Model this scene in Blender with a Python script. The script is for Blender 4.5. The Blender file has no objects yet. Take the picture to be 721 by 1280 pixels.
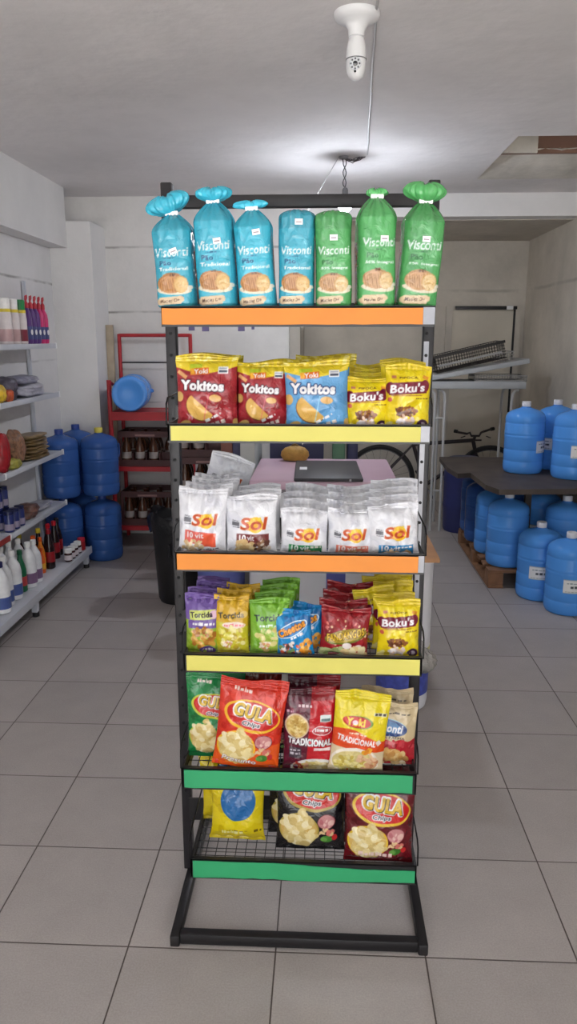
import bpy, bmesh, math, random
import numpy as np
from mathutils import Vector, Matrix
PI = math.pi
S = bpy.context.scene
COL = S.collection
rnd = random.Random(7)

# ------------------------------------------------------------------ camera maths (721 x 1280 frame)
EYE, FPX, YAW, PIT = 1.608, 950.0, 0.0466, -0.2248
def _ray(x, y):
    d = Vector(((x - 360.5) / FPX, 1.0, (640 - y) / FPX))
    return Matrix.Rotation(YAW, 3, 'Z') @ Matrix.Rotation(PIT, 3, 'X') @ d
def at(x, y, Y):
    d = _ray(x, y); t = Y / d.y
    return Vector((d.x * t, Y, EYE + d.z * t))
def atx(x, y, X):
    d = _ray(x, y); t = X / d.x
    return Vector((X, d.y * t, EYE + d.z * t))
def atz(x, y, Z):
    d = _ray(x, y); t = (Z - EYE) / d.z
    return Vector((d.x * t, d.y * t, Z))

# ------------------------------------------------------------------ colour and materials
def s2l(c):
    c = c / 255.0
    return c / 12.92 if c <= 0.04045 else ((c + 0.055) / 1.055) ** 2.4
def lin(rgb): return tuple(s2l(c) for c in rgb)
MATS = {}
def mat(name, rgb, rough=0.5, metal=0.0, spec=0.5, noise=0.0, nscale=8.0, bump=0.0, bscale=60.0, trans=0.0, emit=0.0, alpha=1.0):
    if name in MATS: return MATS[name]
    m = bpy.data.materials.new(name); m.use_nodes = True
    nt = m.node_tree; b = nt.nodes['Principled BSDF']
    c = (*lin(rgb), 1)
    b.inputs['Base Color'].default_value = c
    b.inputs['Roughness'].default_value = rough
    b.inputs['Metallic'].default_value = metal
    b.inputs['Specular IOR Level'].default_value = spec
    if trans: b.inputs['Transmission Weight'].default_value = trans
    if alpha < 1: b.inputs['Alpha'].default_value = alpha
    if emit:
        b.inputs['Emission Color'].default_value = c
        b.inputs['Emission Strength'].default_value = emit
    tc = nt.nodes.new('ShaderNodeTexCoord')
    if noise:
        n = nt.nodes.new('ShaderNodeTexNoise'); n.inputs['Scale'].default_value = nscale; n.inputs['Detail'].default_value = 5
        nt.links.new(tc.outputs['Object'], n.inputs['Vector'])
        r = nt.nodes.new('ShaderNodeMapRange'); r.inputs['From Min'].default_value = .3; r.inputs['From Max'].default_value = .7
        r.inputs['To Min'].default_value = 1 - noise; r.inputs['To Max'].default_value = 1 + noise * .5
        nt.links.new(n.outputs['Fac'], r.inputs['Value'])
        h = nt.nodes.new('ShaderNodeHueSaturation'); h.inputs['Color'].default_value = c
        nt.links.new(r.outputs['Result'], h.inputs['Value']); nt.links.new(h.outputs['Color'], b.inputs['Base Color'])
    if bump:
        n = nt.nodes.new('ShaderNodeTexNoise'); n.inputs['Scale'].default_value = bscale; n.inputs['Detail'].default_value = 3
        nt.links.new(tc.outputs['Object'], n.inputs['Vector'])
        bp = nt.nodes.new('ShaderNodeBump'); bp.inputs['Strength'].default_value = bump; bp.inputs['Distance'].default_value = .01
        nt.links.new(n.outputs['Fac'], bp.inputs['Height']); nt.links.new(bp.outputs['Normal'], b.inputs['Normal'])
    MATS[name] = m
    return m

def film_mat():
    m = bpy.data.materials.new('printed_film'); m.use_nodes = True
    nt = m.node_tree; b = nt.nodes['Principled BSDF']
    a = nt.nodes.new('ShaderNodeAttribute'); a.attribute_name = 'art'
    nt.links.new(a.outputs['Color'], b.inputs['Base Color'])
    b.inputs['Roughness'].default_value = .24; b.inputs['Specular IOR Level'].default_value = .6
    tc = nt.nodes.new('ShaderNodeTexCoord')
    n = nt.nodes.new('ShaderNodeTexNoise'); n.inputs['Scale'].default_value = 45; n.inputs['Detail'].default_value = 2; n.inputs['Distortion'].default_value = .8
    nt.links.new(tc.outputs['Object'], n.inputs['Vector'])
    bp = nt.nodes.new('ShaderNodeBump'); bp.inputs['Strength'].default_value = .6; bp.inputs['Distance'].default_value = .007
    nt.links.new(n.outputs['Fac'], bp.inputs['Height']); nt.links.new(bp.outputs['Normal'], b.inputs['Normal'])
    return m
FILM = film_mat()
def paper_mat():
    m = bpy.data.materials.new('printed_paper'); m.use_nodes = True
    nt = m.node_tree; b = nt.nodes['Principled BSDF']
    a = nt.nodes.new('ShaderNodeAttribute'); a.attribute_name = 'art'
    nt.links.new(a.outputs['Color'], b.inputs['Base Color']); b.inputs['Roughness'].default_value = .5
    return m
PAPER = paper_mat()

# ------------------------------------------------------------------ mesh builder
class G:
    def __init__(s): s.v = []; s.f = []
    def add(s, vs, fs):
        o = len(s.v); s.v += [tuple(p) for p in vs]; s.f += [tuple(i + o for i in f) for f in fs]; return s
    def box(s, x0, x1, y0, y1, z0, z1, M=None):
        vs = [Vector((x, y, z)) for z in (z0, z1) for y in (y0, y1) for x in (x0, x1)]
        if M is not None: vs = [M @ p for p in vs]
        return s.add(vs, [(0, 2, 3, 1), (4, 5, 7, 6), (0, 1, 5, 4), (2, 6, 7, 3), (0, 4, 6, 2), (1, 3, 7, 5)])
    def tube(s, pts, r, n=8, cap=True):
        pts = [Vector(p) for p in pts]; rs = r if isinstance(r, (list, tuple)) else [r] * len(pts)
        rings = []; prev = None
        for i, p in enumerate(pts):
            t = (pts[min(i + 1, len(pts) - 1)] - pts[max(i - 1, 0)]).normalized()
            if prev is None:
                a = Vector((0, 0, 1)) if abs(t.z) < .9 else Vector((1, 0, 0)); u = t.cross(a).normalized()
            else:
                u = (prev - t * prev.dot(t)).normalized()
            prev = u; w = t.cross(u)
            rings.append([p + (u * math.cos(2 * PI * k / n) + w * math.sin(2 * PI * k / n)) * rs[i] for k in range(n)])
        vs = [q for R in rings for q in R]; fs = []
        for i in range(len(rings) - 1):
            for k in range(n):
                a = i * n + k; b = i * n + (k + 1) % n; fs.append((a, b, b + n, a + n))
        if cap: fs.append(tuple(range(n - 1, -1, -1))); fs.append(tuple((len(rings) - 1) * n + k for k in range(n)))
        return s.add(vs, fs)
    def lathe(s, prof, n=24, c=(0, 0, 0), M=None, sx=1, sy=1):
        vs = []; fs = []
        for r, z in prof:
            for k in range(n):
                p = Vector((c[0] + sx * r * math.cos(2 * PI * k / n), c[1] + sy * r * math.sin(2 * PI * k / n), c[2] + z)); vs.append(M @ p if M else p)
        for i in range(len(prof) - 1):
            for k in range(n):
                a = i * n + k; b = i * n + (k + 1) % n; fs.append((a, b, b + n, a + n))
        fs.append(tuple(range(n - 1, -1, -1))); fs.append(tuple((len(prof) - 1) * n + k for k in range(n)))
        return s.add(vs, fs)
    def prism(s, poly, z0, z1):
        n = len(poly)
        vs = [(x, y, z0) for x, y in poly] + [(x, y, z1) for x, y in poly]
        return s.add(vs, [tuple(range(n - 1, -1, -1)), tuple(range(n, 2 * n))] + [(i, (i + 1) % n, (i + 1) % n + n, i + n) for i in range(n)])
    def build(s, name, m, parent=None, bevel=0.0, seg=2, smooth=True, loc=None, rot=None):
        me = bpy.data.meshes.new(name); me.from_pydata(s.v, [], s.f); me.validate()
        if bevel:
            bm = bmesh.new(); bm.from_mesh(me)
            bmesh.ops.remove_doubles(bm, verts=bm.verts, dist=1e-6)
            ed = [e for e in bm.edges if len(e.link_faces) == 2 and e.calc_face_angle(0) > .6]
            bmesh.ops.bevel(bm, geom=ed, offset=bevel, segments=seg, profile=.5, affect='EDGES', clamp_overlap=True)
            bm.to_mesh(me); bm.free()
        bm = bmesh.new(); bm.from_mesh(me); bmesh.ops.recalc_face_normals(bm, faces=bm.faces); bm.to_mesh(me); bm.free()
        if smooth:
            me.shade_smooth(); me.set_sharp_from_angle(angle=math.radians(38))
        me.materials.append(m)
        o = bpy.data.objects.new(name, me); COL.objects.link(o)
        if parent: o.parent = parent
        if loc is not None: o.location = loc
        if rot is not None: o.rotation_euler = rot
        return o

def tag(o, label, cat, group=None):
    o['label'] = label; o['category'] = cat
    if group: o['group'] = group
    return o
def thing(name, label, cat, loc=(0, 0, 0), rot=(0, 0, 0), group=None):
    o = bpy.data.objects.new(name, None); o.empty_display_size = .05; COL.objects.link(o)
    o.location = loc; o.rotation_euler = rot
    return tag(o, label, cat, group)
def struct(o): o['kind'] = 'structure'; return o
def dup(o, loc=None, rot=None, label=None, group=None, parent=None):
    c = o.copy(); COL.objects.link(c)
    if parent is not None: c.parent = parent
    if loc is not None: c.location = loc
    if rot is not None: c.rotation_euler = rot
    if label: c['label'] = label
    if group: c['group'] = group
    for ch in list(o.children): dup(ch, parent=c)
    return c

# ------------------------------------------------------------------ artwork painter (colours go to a mesh attribute)
_TX = {}
def text_tris(body, bold=0.0):
    k = (body, bold)
    if k in _TX: return _TX[k]
    cu = bpy.data.curves.new('lettering', 'FONT'); cu.body = body; cu.offset = bold; cu.resolution_u = 3; cu.space_character = 1.0 + bold * 1.5
    ob = bpy.data.objects.new('lettering', cu); COL.objects.link(ob)
    dg = bpy.context.evaluated_depsgraph_get(); dg.update()
    me = bpy.data.meshes.new_from_object(ob.evaluated_get(dg))
    me.calc_loop_triangles()
    co = np.array([v.co[:2] for v in me.vertices], dtype=float)
    tr = np.array([t.vertices[:] for t in me.loop_triangles], dtype=int)
    bpy.data.objects.remove(ob); bpy.data.curves.remove(cu); bpy.data.meshes.remove(me)
    lo = co.min(0); hi = co.max(0)
    _TX[k] = (co, tr, lo, hi); return _TX[k]

class Art:
    SS = 3
    def __init__(s, W, H, base, cell=.0015):
        s.W, s.H = W, H
        s.nx = max(12, int(round(W / cell))); s.ny = max(12, int(round(H / cell)))
        s.w = (s.nx + 1) * s.SS; s.h = (s.ny + 1) * s.SS
        s.a = np.empty((s.h, s.w, 3)); s.a[:] = np.array(base, float)
        yy, xx = np.mgrid[0:s.h, 0:s.w]
        s.U = (xx + .5) / s.w; s.V = (yy + .5) / s.h
    def _win(s, u0, u1, v0, v1):
        x0 = max(0, int(u0 * s.w)); x1 = min(s.w, int(u1 * s.w) + 2); y0 = max(0, int(v0 * s.h)); y1 = min(s.h, int(v1 * s.h) + 2)
        return slice(y0, max(y0, y1)), slice(x0, max(x0, x1))
    def ell(s, cx, cy, rx, ry, c, rot=0, half=None, op=1.0):
        # rx, ry are fractions of the bag's WIDTH
        asp = s.H / s.W; R = max(rx, ry)
        w = s._win(cx - R, cx + R, cy - R / asp, cy + R / asp)
        dx = s.U[w] - cx; dy = (s.V[w] - cy) * asp
        ca, sa = math.cos(rot), math.sin(rot)
        p = dx * ca + dy * sa; q = -dx * sa + dy * ca
        m = (p / rx) ** 2 + (q / ry) ** 2 <= 1
        if half == 'lo': m &= q < ry * .25 - .18 * p
        s.a[w][m] = s.a[w][m] * (1 - op) + np.array(c, float) * op
        return s
    def rect(s, u0, u1, v0, v1, c, rot=0, op=1.0):
        cx, cy = (u0 + u1) / 2, (v0 + v1) / 2; asp = s.H / s.W
        hw, hh = (u1 - u0) / 2, (v1 - v0) / 2 * asp; R = hw + hh
        w = s._win(cx - R, cx + R, cy - R / asp, cy + R / asp)
        dx = s.U[w] - cx; dy = (s.V[w] - cy) * asp
        ca, sa = math.cos(rot), math.sin(rot)
        p = dx * ca + dy * sa; q = -dx * sa + dy * ca
        m = (abs(p) <= hw) & (abs(q) <= hh)
        s.a[w][m] = s.a[w][m] * (1 - op) + np.array(c, float) * op
        return s
    def mask(s, fn, c):
        m = fn(s.U, s.V); s.a[m] = np.array(c, float); return s
    def tris(s, co, tr, c):
        px = co[:, 0] * s.w; py = co[:, 1] * s.h; c = np.array(c, float)
        for i, j, k in tr:
            x0 = max(0, int(min(px[i], px[j], px[k]))); x1 = min(s.w, int(max(px[i], px[j], px[k])) + 2)
            y0 = max(0, int(min(py[i], py[j], py[k]))); y1 = min(s.h, int(max(py[i], py[j], py[k])) + 2)
            if x1 <= x0 or y1 <= y0: continue
            X = np.arange(x0, x1)[None, :] + .5; Y = np.arange(y0, y1)[:, None] + .5
            def e(a, b): return (px[b] - px[a]) * (Y - py[a]) - (py[b] - py[a]) * (X - px[a])
            e0, e1, e2 = e(i, j), e(j, k), e(k, i)
            m = ((e0 >= -.01) & (e1 >= -.01) & (e2 >= -.01)) | ((e0 <= .01) & (e1 <= .01) & (e2 <= .01))
            s.a[y0:y1, x0:x1][m] = c
    def text(s, body, cx, cy, w, h, c, bold=.02, rot=0, shear=0, outline=None, ow=.05, arc=0, sh=None):
        # w: fraction of width; h: cap height as fraction of width
        co0, _, lo, hi = text_tris(body, bold)
        asp = s.H / s.W
        def lay(co):
            q = (co - (lo + hi) / 2) / (hi - lo)
            x = q[:, 0] * w + q[:, 1] * h * shear; y = q[:, 1] * h + arc * (q[:, 0] ** 2 - .1)
            ca, sa = math.cos(rot), math.sin(rot)
            return np.stack([cx + x * ca - y * sa, cy + (x * sa + y * ca) / asp], 1)
        if outline is not None:
            c2, t2, l2, h2 = text_tris(body, bold + ow)
            # keep the same letter spacing as the fill: draw the fill shifted around
            co, tr, _, _ = text_tris(body, bold)
            for k in range(10):
                d = np.array([math.cos(k * PI / 5), math.sin(k * PI / 5)]) * ow
                s.tris(lay(co) + d * np.array([h, h / asp]) * 1.0, tr, outline)
        co, tr, _, _ = text_tris(body, bold)
        if sh is not None: s.tris(lay(co) + np.array([.012, -.012 / asp]), tr, sh)
        s.tris(lay(co), tr, c); return s
    def cluster(s, cx, cy, rx, ry, cols, n, size, seed=0, clip=True):
        r = random.Random(seed); asp = s.H / s.W
        for i in range(n):
            a = r.random() * 2 * PI; d = math.sqrt(r.random())
            s.ell(cx + rx * d * math.cos(a), cy + ry * d * math.sin(a) / asp, size * (.6 + .7 * r.random()), size * (.4 + .5 * r.random()), r.choice(cols), r.random() * PI)
        return s
    def strokes(s, u0, u1, v, n, h, c, seed=0, rot=0):
        r = random.Random(seed); u = u0
        while u < u1:
            w = (.3 + r.random()) * (u1 - u0) / n
            vv = v + math.tan(rot) * (u - (u0 + u1) / 2) * s.W / s.H
            s.rect(u, min(u + w, u1), vv, vv + h * (.6 + .6 * r.random()), c, rot); u += w * 1.35
        return s
    def out(s):
        k = s.SS
        a = s.a.reshape(s.ny + 1, k, s.nx + 1, k, 3).mean((1, 3)) / 255.0
        a = np.where(a <= .04045, a / 12.92, ((np.clip(a, 0, 1) + .055) / 1.055) ** 2.4)
        return a * .76

def grid_mesh(name, X, Y, Z, C, m):
    ny, nx = X.shape
    co = np.stack([X, Y, Z], -1).reshape(-1, 3)
    idx = np.arange(ny * nx).reshape(ny, nx)
    f = np.stack([idx[:-1, :-1], idx[:-1, 1:], idx[1:, 1:], idx[1:, :-1]], -1).reshape(-1, 4)
    me = bpy.data.meshes.new(name)
    me.vertices.add(len(co)); me.vertices.foreach_set('co', co.ravel())
    me.loops.add(f.size); me.loops.foreach_set('vertex_index', f.ravel().astype(np.int32))
    me.polygons.add(len(f)); me.polygons.foreach_set('loop_start', np.arange(0, f.size, 4, dtype=np.int32))
    me.update(calc_edges=True)
    at_ = me.attributes.new('art', 'FLOAT_COLOR', 'POINT')
    at_.data.foreach_set('color', np.concatenate([C.reshape(-1, 3), np.ones((len(co), 1))], 1).ravel())
    me.shade_smooth(); me.materials.append(m)
    return me
def join_meshes(name, meshes, m):
    bm = bmesh.new()
    for me in meshes: bm.from_mesh(me)
    out = bpy.data.meshes.new(name); bm.to_mesh(out); bm.free(); out.shade_smooth(); out.materials.append(m)
    for me in meshes: bpy.data.meshes.remove(me)
    return out

def make_bag(name, art, D, seal=.085, bseal=.05, seed=0, back=None, pinch=.05, wr=1.0, split=True):
    """Pillow bag standing on its bottom seal; printed front towards -Y, origin at the bottom centre."""
    W, H = art.W, art.H; C = art.out(); ny, nx = C.shape[:2]
    r = random.Random(seed)
    u = np.linspace(0, 1, nx)[None, :] * np.ones((ny, 1)); v = np.linspace(0, 1, ny)[:, None] * np.ones((1, nx))
    sN = np.clip((v - bseal) / (1 - seal - bseal), 0, 1)
    prof = np.sin(PI * sN ** .8) ** .55
    cross = np.clip(1 - np.abs(2 * u - 1) ** 2.3, 0, 1) ** .62
    t = D / 2 * prof * cross
    x = (u - .5) * W * (1 - pinch * prof)
    wv = np.zeros_like(u)
    for k in range(6):
        a = r.uniform(0, 6.28); f = r.uniform(8, 26); ph = r.uniform(0, 6.28)
        wv += np.sin(f * (u * math.cos(a) + v * H / W * math.sin(a)) + ph + 1.5 * np.sin(5 * u + ph)) * .0009
    dt = np.abs(v - (1 - seal)); db = np.abs(v - bseal)
    for k in range(3):
        f = r.uniform(14, 40); ph = r.uniform(0, 6.28)
        wv += np.sin(f * u + ph) * .0016 * (np.exp(-dt / .10) + .7 * np.exp(-db / .08))
    edge = np.clip(1 - np.abs(2 * u - 1) ** 6, 0, 1)
    y = -t + wv * wr * (.25 + .75 * edge)
    # the seal leans and ripples a little
    top = np.clip((v - (1 - seal)) / seal, 0, 1)
    y = y + top * (.004 * np.sin(7 * u + seed) + .006)
    z = v * H - .012 * H * np.sin(PI * u) * 0 + top * .004 * np.sin(5 * u + seed * 2)
    z = np.maximum(z, 0)
    k = int(round((1 - seal) * (ny - 1)))
    front = grid_mesh(name, x[:k + 1], y[:k + 1], z[:k + 1], C[:k + 1], FILM)
    # back: coarse grid with the same outline
    q = max(2, nx // 24); iy = np.unique(np.r_[np.arange(0, k + 1, q), k]); ix = np.unique(np.r_[np.arange(0, nx, q), nx - 1])
    bx = x[np.ix_(iy, ix)]; bz = z[np.ix_(iy, ix)]; by = t[np.ix_(iy, ix)] * .85 + .0012
    bc = np.empty(bx.shape + (3,)); bc[:] = lin(back) if back else C[k // 2, 2]
    bk = grid_mesh(name + '_b', bx[:, ::-1], by[:, ::-1], bz[:, ::-1], bc, FILM)
    me = join_meshes(name, [front, bk], FILM)
    o = bpy.data.objects.new(name, me); COL.objects.link(o)
    # top seal: a thin doubled strip
    sx, sy, sz = x[k:], y[k:], z[k:]
    ridge = .0012 * np.sin(np.arange(sx.shape[0]) * 1.6)[:, None]
    f1 = grid_mesh('s1', sx, sy + ridge, sz, C[k:], FILM)
    f2 = grid_mesh('s2', sx[:, ::-1], sy[:, ::-1] + .0018, sz[:, ::-1], C[k:, ::-1], FILM)
    ms = join_meshes('top_seal', [f1, f2], FILM)
    so = bpy.data.objects.new('top_seal', ms); COL.objects.link(so); so.parent = o
    return o

# ------------------------------------------------------------------ package artwork
WH = (244, 242, 244); DK = (40, 30, 40)
TAN = (222, 180, 105); TANS = [(226, 190, 118), (210, 165, 90), (236, 206, 140), (198, 150, 78)]
CREAM = [(240, 220, 160), (226, 200, 130), (246, 232, 186), (214, 186, 116)]
def art_yokitos(W, H, base, lo, sub):
    a = Art(W, H, base)
    a.cluster(.5, .35, .5, .5, [tuple(min(255, c + 14) for c in base), tuple(max(0, c - 14) for c in base)], 22, .10, 3)
    Y = (232, 205, 45)
    a.mask(lambda u, v: v > .80 - .05 * np.sin(3.2 * u) + .09 * np.abs(u - .45), Y)
    a.cluster(.5, .96, .5, .03, [(245, 226, 120), (206, 178, 40), (240, 214, 60)], 30, .05, 5)
    a.mask(lambda u, v: (v > .80) & (np.abs(u - .34 + 0 * v) < .10) & (v < .88), (190, 205, 50))
    a.rect(.02, .2, .72, .77, (228, 170, 110), -.6)
    a.rect(.25, .55, .74, .83, (222, 110, 30), .05); a.rect(.25, .32, .745, .825, (240, 170, 40), .05)
    a.text('Yoki', .42, .785, .22, .075, WH, .03, .05)
    a.rect(.70, .86, .755, .85, WH); a.rect(.715, .845, .77, .80, (60, 70, 90)); a.rect(.715, .845, .815, .835, (170, 175, 185))
    a.text('Yokitos', .44, .595, .72, .16, WH, .055, -.04, 0, lo, .10)
    a.ell(.40, .30, .245, .20, (120, 70, 30), -.55, 'lo'); a.ell(.405, .31, .24, .195, (224, 178, 92), -.55, 'lo')
    for k in range(7): a.rect(.28 + k * .04, .285 + k * .04, .2 + .0 * k, .32 - .02 * k, (206, 156, 74), .5)
    a.ell(.66, .43, .10, .055, (226, 176, 100), -.1); a.ell(.05, .45, .07, .08, TAN); a.ell(.14, .07, .11, .07, TAN, .4); a.ell(.97, .10, .05, .07, TAN)
    a.strokes(.48, .74, .17, 4, .035, WH, 2, .45); a.strokes(.56, .82, .085, 4, .045, (250, 236, 226), 5, .3); a.strokes(.42, .78, .03, 6, .02, (236, 214, 200), 9, .1)
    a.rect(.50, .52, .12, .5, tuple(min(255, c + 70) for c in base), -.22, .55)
    return a
def art_bokus(W, H):
    Y = (240, 214, 22); a = Art(W, H, Y)
    a.mask(lambda u, v: (v > .9), (232, 204, 40)); a.cluster(.5, .45, .5, .6, [(246, 224, 40), (230, 200, 20)], 20, .12, 2)
    a.text('PIPOCA', .5, .80, .40, .045, (96, 60, 20), .02, .03)
    a.rect(.13, .23, .785, .83, (196, 120, 90)); a.rect(.80, .93, .78, .83, (226, 150, 40), -.3)
    M = (120, 24, 48)
    a.rect(.06, .90, .555, .735, M, .07); a.ell(.10, .64, .10, .13, M); a.ell(.86, .68, .10, .13, M)
    a.text("Boku's", .48, .645, .76, .185, WH, .035, .07, .1, M, .06)
    a.rect(.12, .80, .528, .542, (170, 110, 40), .03); a.strokes(.66, .94, .485, 5, .02, (110, 70, 30), 3)
    a.ell(.10, .47, .05, .05, (206, 90, 70))
    # plain serving motif
    a.cluster(.46, .30, .22, .10, [(116, 66, 38), (150, 92, 50), (96, 52, 32)], 40, .05, 14)
    a.rect(.30, .62, .05, .17, (240, 226, 226)); a.cluster(.46, .16, .18, .10, [(250, 240, 240), (236, 216, 214), (240, 206, 180)], 34, .05, 4)
    a.ell(.84, .10, .13, .12, (70, 36, 62)); a.ell(.84, .10, .07, .06, (200, 180, 190)); a.ell(.8, .1, .02, .05, (70, 36, 62))
    a.cluster(.12, .08, .10, .06, [(250, 236, 150), (240, 222, 120)], 10, .05, 6)
    return a
def art_sol(W, H, box, kind=0):
    base = (233, 233, 240); a = Art(W, H, base)
    a.cluster(.5, .5, .5, .6, [(240, 240, 246), (224, 224, 234)], 16, .12, kind + 1)
    oy = .10 if kind in (2, 3, 4) else .0
    a.ell(.60, .52 - oy * .6, .15, .15, (250, 196, 40)); a.cluster(.60, .52 - oy * .6, .17, .17, [(250, 214, 70), (246, 170, 50)], 20, .03, 4)
    a.text('Sol', .56, .54 - oy * .6, .50, .23, (198, 74, 34), .018, .03, .2, (240, 150, 70), .03)
    a.rect(.13, .28, .50 - oy * .5, .57 - oy * .5, (110, 110, 118), -.1); a.strokes(.14, .28, .58 - oy * .5, 3, .02, (120, 120, 128), 3, -.1); a.strokes(.14, .28, .465 - oy * .5, 3, .02, (100, 100, 108), 4, -.1)
    if kind == 0:
        a.rect(.14, .80, .16, .36, box, -.08); a.mask(lambda u, v: (v > .12) & (v < .33) & (u > .52) & (u < .80) & (v > .12 + .0 * u), (236, 96, 66))
        a.text('10', .26, .305, .13, .12, WH, .03); a.text('vit', .46, .30, .18, .11, WH, .02)
        a.cluster(.32, .12, .22, .13, [(236, 206, 160), (222, 186, 136), (246, 226, 190)], 40, .05, 8)
        a.strokes(.42, .86, .07, 7, .02, (90, 80, 90), 6, .15); a.strokes(.42, .80, .035, 6, .015, (100, 90, 100), 7, .05)
    elif kind == 1:
        a.rect(.22, .86, .17, .37, box); a.text('10', .34, .30, .13, .12, WH, .03); a.text('vit', .50, .30, .14, .11, WH, .02)
        a.cluster(.36, .12, .22, .13, [(220, 184, 130), (236, 210, 160)], 26, .08, 8); a.cluster(.72, .15, .15, .14, [(96, 60, 50), (150, 110, 84), (214, 196, 180)], 30, .05, 3)
    else:
        a.rect(.18, .88, .02, .235, box, -.03); a.text('10', .31, .17, .15, .12, WH, .03); a.text('vit', .52, .165, .20, .11, WH, .02)
        a.strokes(.64, .86, .17, 3, .04, (244, 236, 226), kind + 3)
        a.cluster(.52, .03, .30, .06, [(238, 200, 160), (226, 180, 130), (246, 222, 190)], 22, .07, kind)
    return a
def art_torcida(W, H, top, low, plate, kind):
    a = Art(W, H, top); a.mask(lambda u, v: v < .60 - .1 * u, low)
    a.cluster(.5, .9, .5, .06, [tuple(min(255, c + 24) for c in top), tuple(max(0, c - 18) for c in top)], 12, .08, 1)
    a.cluster(.5, .2, .5, .3, [tuple(min(255, c + 16) for c in low), tuple(max(0, c - 14) for c in low)], 16, .08, 2)
    if kind == 0: a.rect(.15, .92, .60, .755, plate, .04); a.ell(.86, .68, .12, .12, (226, 186, 206)); a.text('Torcida', .50, .68, .66, .17, DK, .035, .03)
    else: a.text('Torcida', .50, .69, .76, .17, (60, 50, 20) if kind == 1 else (20, 50, 24), .035, .05); a.ell(.86, .70, .11, .10, (246, 226, 206), 0, None, .5)
    if kind == 0: a.rect(.1, .96, .46, .58, top); a.text('NO PONTO', .56, .535, .64, .08, WH, .02, -.02) if False else a.strokes(.24, .90, .51, 7, .05, WH, 4, -.03)
    elif kind == 1: a.ell(.58, .53, .34, .10, (250, 226, 210)); a.strokes(.30, .88, .51, 7, .045, (232, 120, 130), 4); a.strokes(.34, .62, .43, 3, .03, (250, 210, 200), 6)
    else: a.strokes(.26, .86, .53, 6, .05, (226, 244, 226), 4); a.strokes(.3, .7, .47, 4, .03, (200, 232, 190), 6)
    a.cluster(.56, .31, .36, .34, [(214, 160, 70), (196, 136, 56), (230, 186, 100), (176, 112, 44)] if kind == 0 else [(214, 204, 70), (232, 214, 90), (196, 170, 50), (236, 226, 150)] if kind == 1 else [(190, 206, 100), (216, 196, 110), (160, 190, 70), (226, 214, 140)], 60, .08, 3 + kind)
    if kind == 0: a.ell(.66, .08, .24, .14, (84, 60, 130)); a.rect(.5, .52, .04, .12, WH, -.6); a.strokes(.58, .80, .07, 3, .04, WH, 5)
    else: a.cluster(.40, .2, .18, .08, [(244, 226, 206), (250, 236, 220), (226, 160, 110)], 12, .06, 8)
    return a
def art_cheetos(W, H):
    a = Art(W, H, (22, 138, 206)); a.cluster(.5, .8, .5, .2, [(20, 110, 180), (60, 170, 226), (16, 96, 160)], 22, .10, 2)
    a.ell(.46, .62, .46, .17, (230, 244, 250), .36); a.ell(.46, .62, .43, .145, (20, 120, 190), .36)
    a.text('Cheetos', .46, .635, .78, .21, (244, 160, 40), .05, .36, .1, (70, 24, 20), .06)
    a.strokes(.42, .76, .47, 3, .06, WH, 4, .3)
    a.cluster(.36, .20, .24, .22, [(236, 226, 220), (214, 90, 60), (90, 60, 50), (120, 150, 90), (246, 240, 236)], 34, .07, 5)
    a.cluster(.82, .20, .16, .26, [(236, 160, 50), (226, 140, 40), (246, 186, 90)], 24, .07, 6)
    return a
def art_fandangos(W, H):
    a = Art(W, H, (150, 26, 34)); a.cluster(.5, .5, .5, .6, [(166, 34, 42), (132, 18, 28)], 26, .10, 1)
    a.cluster(.5, .62, .5, .4, [(232, 190, 150), (224, 120, 110), (240, 210, 170)], 30, .028, 2)
    a.ell(.52, .46, .44, .15, (118, 120, 40), .22); a.ell(.52, .475, .42, .125, (178, 150, 50), .22)
    a.text('FANDANGOS', .52, .49, .78, .16, (240, 200, 60), .04, .22, .1, (60, 30, 16), .05)
    a.ell(.56, .27, .10, .07, (244, 230, 226)); a.ell(.80, .25, .07, .05, (240, 220, 210))
    a.cluster(.36, .08, .34, .10, [(190, 200, 140), (150, 170, 100), (226, 226, 190)], 24, .09, 3); a.cluster(.74, .10, .22, .12, [(244, 230, 180), (236, 206, 150)], 22, .08, 5)
    return a
def art_gula(W, H, base, pres, ring=(246, 196, 30), low=None):
    a = Art(W, H, base); a.cluster(.5, .5, .5, .6, [tuple(min(255, c + 18) for c in base), tuple(max(0, c - 18) for c in base)], 26, .09, 1)
    if low: a.mask(lambda u, v: v < .22 + .12 * u, low)
    a.strokes(.22, .48, .875, 5, .035, (250, 226, 216), 3, -.12)
    a.ell(.52, .63, .43, .235, ring, -.12); a.ell(.53, .635, .395, .20, (206, 28, 24), -.12)
    a.text('GULA', .54, .675, .60, .20, (224, 180, 40), .05, -.14, .05, WH, .11, sh=(60, 40, 10))
    a.text('Chips', .52, .545, .27, .085, DK, .02, -.06, .15, WH, .14)
    a.ell(.33, .27, .30, .26, ring, .0); a.ell(.33, .27, .275, .235, (214, 176, 96))
    a.cluster(.33, .27, .23, .20 * H / W, CREAM, 60, .075, 7)
    a.ell(.74, .36, .135, .115, (120, 30, 40)); a.ell(.74, .36, .125, .105, (206, 140, 140)); a.cluster(.74, .36, .10, .09, [(222, 164, 160), (190, 110, 116), (236, 190, 180)], 16, .03, 2)
    a.cluster(.74, .245, .10, .05, [(236, 200, 150), (222, 120, 110)], 12, .04, 3)
    a.ell(.74, .165, .085, .06, (70, 130, 50)); a.ell(.70, .16, .05, .04, (104, 160, 70)); a.ell(.86, .18, .04, .05, (196, 44, 44))
    if pres == '': a.strokes(.20, .70, .10, 8, .05, (244, 214, 206), 6, -.03); a.rect(.20, .56, .045, .065, (250, 196, 60))
    if pres: a.text(pres, .40, .115, .52, .085, WH, .02, -.05, .1, (120, 70, 40), .05); a.rect(.20, .56, .045, .065, (250, 196, 60))
    return a
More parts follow.
